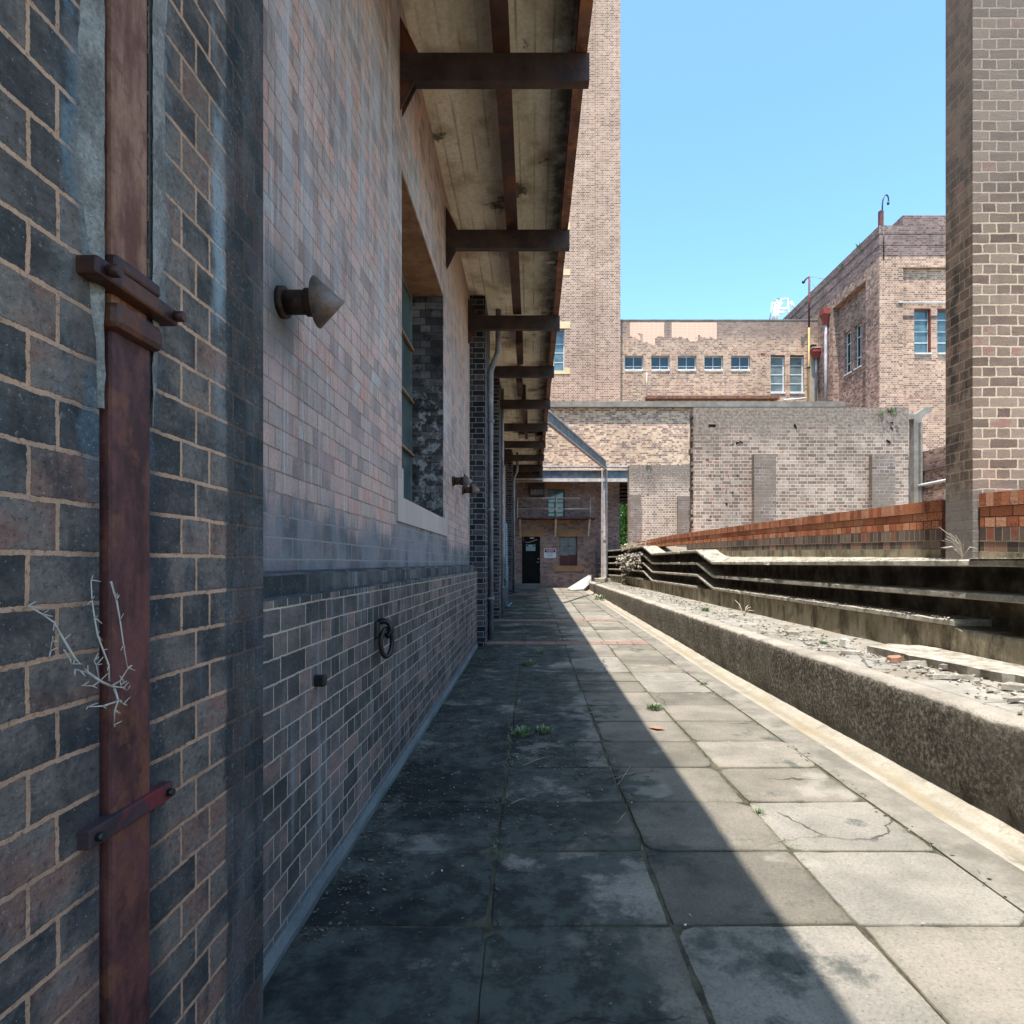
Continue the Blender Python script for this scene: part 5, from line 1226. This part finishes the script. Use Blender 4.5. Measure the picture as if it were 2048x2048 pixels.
# lifted screed sheets along the ledge
for (pts, lab) in (([(3.05, 5.6), (3.12, 5.0), (3.18, 4.5), (3.3, 3.9), (3.35, 3.2), (3.59, 3.2), (3.59, 5.7), (3.3, 5.75)], 'lifted broken edge screed sheet along the near ledge'),):
    bm = bmesh.new(); zz = KT+.065
    out = []
    for k in range(len(pts)):
        a = Vector(pts[k]); b = Vector(pts[(k+1) % len(pts)]); n = max(1, int((b-a).length/.08))
        for i in range(n):
            p = a.lerp(b, i/n); out.append((p.x+nz((p.x*9, p.y*9, 1))*.03, p.y+nz((p.x*9, p.y*9, 4))*.03))
    hi = [bm.verts.new((x, y_, zz+nz((x*4, y_*4, 0))*.012)) for x, y_ in out]; lo = [bm.verts.new((x+.01, y_, KT-.01)) for x, y_ in out]
    bm.faces.new(hi); n = len(out)
    for k in range(n): bm.faces.new((lo[k], lo[(k+1) % n], hi[(k+1) % n], hi[k]))
    tag(obj('screed_sheet', bm, M['rubble']), lab, 'rubble')
def scatter(name, n, fx, m, lab, size, seed, flatk=.4, kind='stuff', cat=None):
    rg = random.Random(seed); bm = bmesh.new()
    for _ in range(n):
        p, s_ = fx(rg); s_ *= size*rg.uniform(.4, 1.3); a = rg.uniform(0, 6.28); u = Vector((math.cos(a), math.sin(a), rg.uniform(-.25, .25)))*s_; w_ = Vector((-math.sin(a), math.cos(a), rg.uniform(-.3, .3)))*s_*rg.uniform(.2, .6)
        c0 = Vector(p)+Vector((0, 0, s_*flatk)); v = [bm.verts.new(q) for q in (c0-u, c0-w_, c0+u, c0+w_)]; bm.faces.new(v)
        t_ = bm.verts.new(c0-Vector((0, 0, s_*flatk)))
        bm.faces.new((v[0], v[1], t_)); bm.faces.new((v[1], v[2], t_)); bm.faces.new((v[2], v[3], t_)); bm.faces.new((v[3], v[0], t_))
    return tag(obj(name, bm, m, uv=False), lab, cat, kind=kind)
def f_ledge(rg):
    y_ = 3.2+abs(rg.gauss(0, 1))*6 if rg.random() < .6 else rg.uniform(3, 26); return (min(3.55, max(2.62, rg.gauss(3.05, .22))), y_, KT), 1
scatter('ledge_debris', 380, f_ledge, M['chips'], 'small pale debris chips scattered along the ledge', .014, 1)
scatter('ledge_leaves', 1000, lambda r: ((min(3.58, max(2.64, r.gauss(3.1, .25))), r.uniform(3, 26), KT), 1), M['litter'], 'dry leaf litter on the ledge', .025, 2)
def f_toe(rg):
    y_ = rg.uniform(2.2, 9.8); c = [(.0, 4.6), (-.4, 5.0), (-.2, 3.3), (.35, 4.0)]
    if rg.random() < .68: x = -.85+abs(rg.gauss(0, .17))
    else: q = rg.choice(c); x = q[0]+rg.gauss(0, .2); y_ = q[1]+rg.gauss(0, .3)
    return (x, y_, gz(y_)+.002), 1
scatter('leaf_litter', 2800, f_toe, M['litter'], 'dry leaves and grit along the foot of the left wall', .010, 3)
scatter('pebbles', 120, lambda r: ((r.uniform(-.7, 1.8), r.uniform(2.3, 9), .003), 1), M['chips'], 'small pale pebbles scattered on the paving', .0075, 4, .7)
scatter('gutter_leaves', 420, lambda r: ((1.92+r.gauss(0, .03), r.uniform(2.5, 20), .004), 1), M['litter'], 'dry leaf bits along the paving edge', .012, 5)
def f_slab(rg): return (rg.uniform(3.6, 4.0), rg.uniform(3, 18), 0), 1
scatter('terrace_litter', 500, lambda r: ((lambda y_: (r.uniform(3.6, 3.95), y_, E+kink(tracks[0][0], y_)+.003))(r.uniform(3.5, 18)), 1), M['chips'], 'chips of mortar on the top terrace shelf', .015, 6)
scatter('shelf_litter', 500, lambda r: ((lambda y_: (3.56+abs(r.gauss(0, .06)), y_, E-.475))(r.uniform(5.3, 12)), 1), M['chips'], 'chips lying on the lower terrace shelf', .014, 8)
def f_grass(rg):
    j = rg.choice([-.165, -.165, .53, 1.225, 1.92]); c0 = rg.choice([2.9, 3.6, 4.2, 4.8, 5.4, 6.6, 7.8, 9.0, 11.5]); return (j+rg.gauss(0, .02), c0+rg.gauss(0, .12), gz(c0)-.004), 1
rg = random.Random(61); bm = bmesh.new()
for _ in range(420):
    (x, y_, z_), _s = f_grass(rg); h = rg.uniform(.012, .04); a = rg.uniform(0, 6.28); wv = Vector((math.cos(a), math.sin(a), 0))*.0022
    b = Vector((x, y_, z_)); tp = b+Vector((rg.gauss(0, .02), rg.gauss(0, .02), h)); bm.faces.new([bm.verts.new(q) for q in (b-wv, b+wv, tp)])
tag(obj('joint_grass', bm, M['weed'], uv=False), 'sparse short grass blades in the paving joints', kind='stuff')
# rubble heap at the far end
bm = bmesh.new(); rg = random.Random(77)
for _ in range(260):
    d_ = rg.gauss(22.2, 1.2); z_ = E+.30-.35*rg.random()**1.3*1.6; x_ = XS(d_)-.02+rg.gauss(0, .08)+(E+.3-z_)*-.15; s_ = rg.uniform(.03, .11)
    shard(bm, (x_, d_, z_), s_, s_*.7, s_*.6, rg, 1.2)
for _ in range(60):
    d_ = rg.gauss(23.6, .25); z_ = KT+rg.random()*1.0; s_ = rg.uniform(.04, .1); shard(bm, (XS(d_)-.05, d_, z_), s_, s_*.7, s_*.6, rg, 1.2)
tag(obj('rubble_heap', bm, M['rubble']), 'heap of broken masonry collapsed over the far terrace shelves', 'rubble', kind='stuff')
bm = bmesh.new()
for _ in range(120):
    d_ = rg.uniform(19.5, 24.5); z_ = E+.50+rg.random()*.2; p = Vector((XS(d_)+rg.uniform(0, .25), d_, z_)); tube(bm, [p, p+Vector((rg.uniform(-.2, .1), rg.uniform(-.5, .5), rg.uniform(-.16, .1)))], .008, 4)
tag(obj('brushwood', bm, M['twigbrown']), 'brown dead brushwood lying on the far rubble', 'brushwood', kind='stuff')
tag(obj('fallen_beam', B((3.43, 3.53, 22.9, 23.9, E+.05, E+.14)), M['rubble'], bevel=.01), 'fallen concrete bar leaning on the rubble heap', 'bar')
fb = bpy.data.objects['fallen_beam']; fb.rotation_euler = (0, 0, 0)
# white board leaning on the kerb end
bm = bmesh.new()
a = [at(1134, 1177, 26.3), at(1142, 1180, 26.0), at(1167, 1178.5, 26.0), at(1182.5, 1164, 26.6), at(1182.5, 1150.5, 26.8), at(1177.5, 1150, 27.0)]
lo = [bm.verts.new(p) for p in a]; hi = [bm.verts.new(p+Vector((.01, .05, -.03))) for p in a]
bm.faces.new(lo); bm.faces.new(hi[::-1])
for k in range(6): bm.faces.new((lo[k], lo[(k+1) % 6], hi[(k+1) % 6], hi[k]))
tag(obj('white_board', bm, M['white']), 'white board propped against the far end of the kerb', 'board')
bm = bmesh.new(); rg = random.Random(123)
for _ in range(210):
    y_ = rg.choice([3.6, 4.4, 5.2, 6.2, 6.9])+rg.gauss(0, .35); s_ = rg.uniform(.008, .035); shard(bm, (min(3.2, max(2.66, rg.gauss(2.98, .12))), y_, KT+.004), s_, s_*.7, s_*.5, rg, .5)
tag(obj('ledge_rubble', bm, M['rubble']), 'small broken concrete rubble along the near ledge', kind='stuff')
# weeds in the paving
for i, (x, y_, r_, n, lab) in enumerate(((-.08, 4.85, .11, 90, 'green weed patch in the dark paving joint near the wall'), (.10, 4.95, .09, 60, 'weed patch right beside the larger one in shade'),
        (-.12, 5.95, .06, 30, 'small weed in shade left of the paving joint'), (-.05, 8.2, .12, 60, 'thin grassy weed in shade before the second pier'), (.12, 9.2, .10, 40, 'small weed just before the red paving band'),
        (1.13, 5.72, .10, 80, 'sunlit weed tuft in the paving joint'), (1.235, 3.35, .045, 40, 'tiny bright weed at the nearest sunlit joint'), (2.25, 20.5, .28, 70, 'weed clump growing in the far gutter'),
        (2.95, 10.5, .12, 60, 'low weed growing on the middle of the ledge'), (2.95, 6.25, .07, 40, 'tiny weed beside the mortar lump on the ledge'), (1.92, 6.9, .07, 40, 'small moss tuft on the paving edge joint'), (3.9, 4.6, .06, 30, 'little weed at the near wall footing'))):
    z_ = KT if 2.6 < x < 3.6 else (E+.03 if x > 3.6 else gz(y_)); tuft('weed', (x, y_, z_), r_, n, M['weed'], lab, seed=40+i, h=.7)
# dry stalks
def stalks(name, base, tips, r, m, lab):
    bm = bmesh.new()
    for tp in tips:
        b = Vector(base); e = Vector(tp); md = b.lerp(e, .5)+Vector((0, 0, .05)); tube(bm, [b, md, e], [r, r*.8, r*.4], 5)
    return tag(obj(name, bm, m), lab, 'dead stalks')
b0 = at(1488, 1230, 9.6); b0.z = KT
stalks('dry_stalks', b0, [at(1470, 1200, 9.7), at(1502, 1214, 9.6), at(1508, 1222, 9.4), at(1497, 1210, 9.7)], .006, M['twig'], 'dry forked stalks standing on the ledge')
b1 = at(1925, 1114, 5.15); rs_ = random.Random(8)
stalks('dry_stalks', b1, [at(1878, 1054, 5.15)]+[at(1925+rs_.uniform(-45, 30), 1114-rs_.uniform(8, 48), 5.1) for _ in range(16)], .003, M['twig'], 'dry straw tuft at the foot of the right pier')
# twigs lying about
rgt = random.Random(31)
tw_list = [((1046, 1533), (1097, 1515), 'long bleached twig in shade left of centre'), ((1230, 1560), (1268, 1548), 'crossed twig pieces in the near shade'), ((1235, 1572), (1262, 1532), 'second twig crossing the near shade pair'),
           ((1170, 1430), (1205, 1423), 'pale twig in shade near the sun edge'), ((1212, 1411), (1244, 1406), 'thin twig close to the shadow notch'), ((912, 1367), (941, 1358), 'short grey stick by the wall foot'), ((1232, 1650), (1252, 1628), 'small twig nearest in the shade'),
           ((1022, 1610), (1052, 1600), 'faint thin twig in the near shade')]
for a, b, lab in tw_list:
    def gp(q): d_ = E*F/(q[1]-VY); return Vector((X(q[0], d_), d_, .008))
    A_, B_ = gp(a), gp(b); md = A_.lerp(B_, .5)+Vector((.01, .01, .006)); tag(obj('twig', T([A_, A_.lerp(md, .5)+Vector((.006, 0, .003)), md, B_], [.0028, .0026, .0024, .0014], 5), M['twigbrown']), lab, 'twig', 'twigs on the paving')
d_ = E*F/(1458-VY)
bm = bmesh.new(); p = [gp((1296, 1457)), gp((1312, 1455)), gp((1331, 1461)), gp((1314, 1462))]; bm.faces.new([bm.verts.new(q+Vector((0, 0, .004+.006*(i % 2)))) for i, q in enumerate(p)])
o = obj('fallen_leaf', bm, M['brickchip']); tag(o, 'single orange dry leaf lying at the edge of the sun', 'leaf')
so_ = o.modifiers.new('thick', 'SOLIDIFY'); so_.thickness = .002
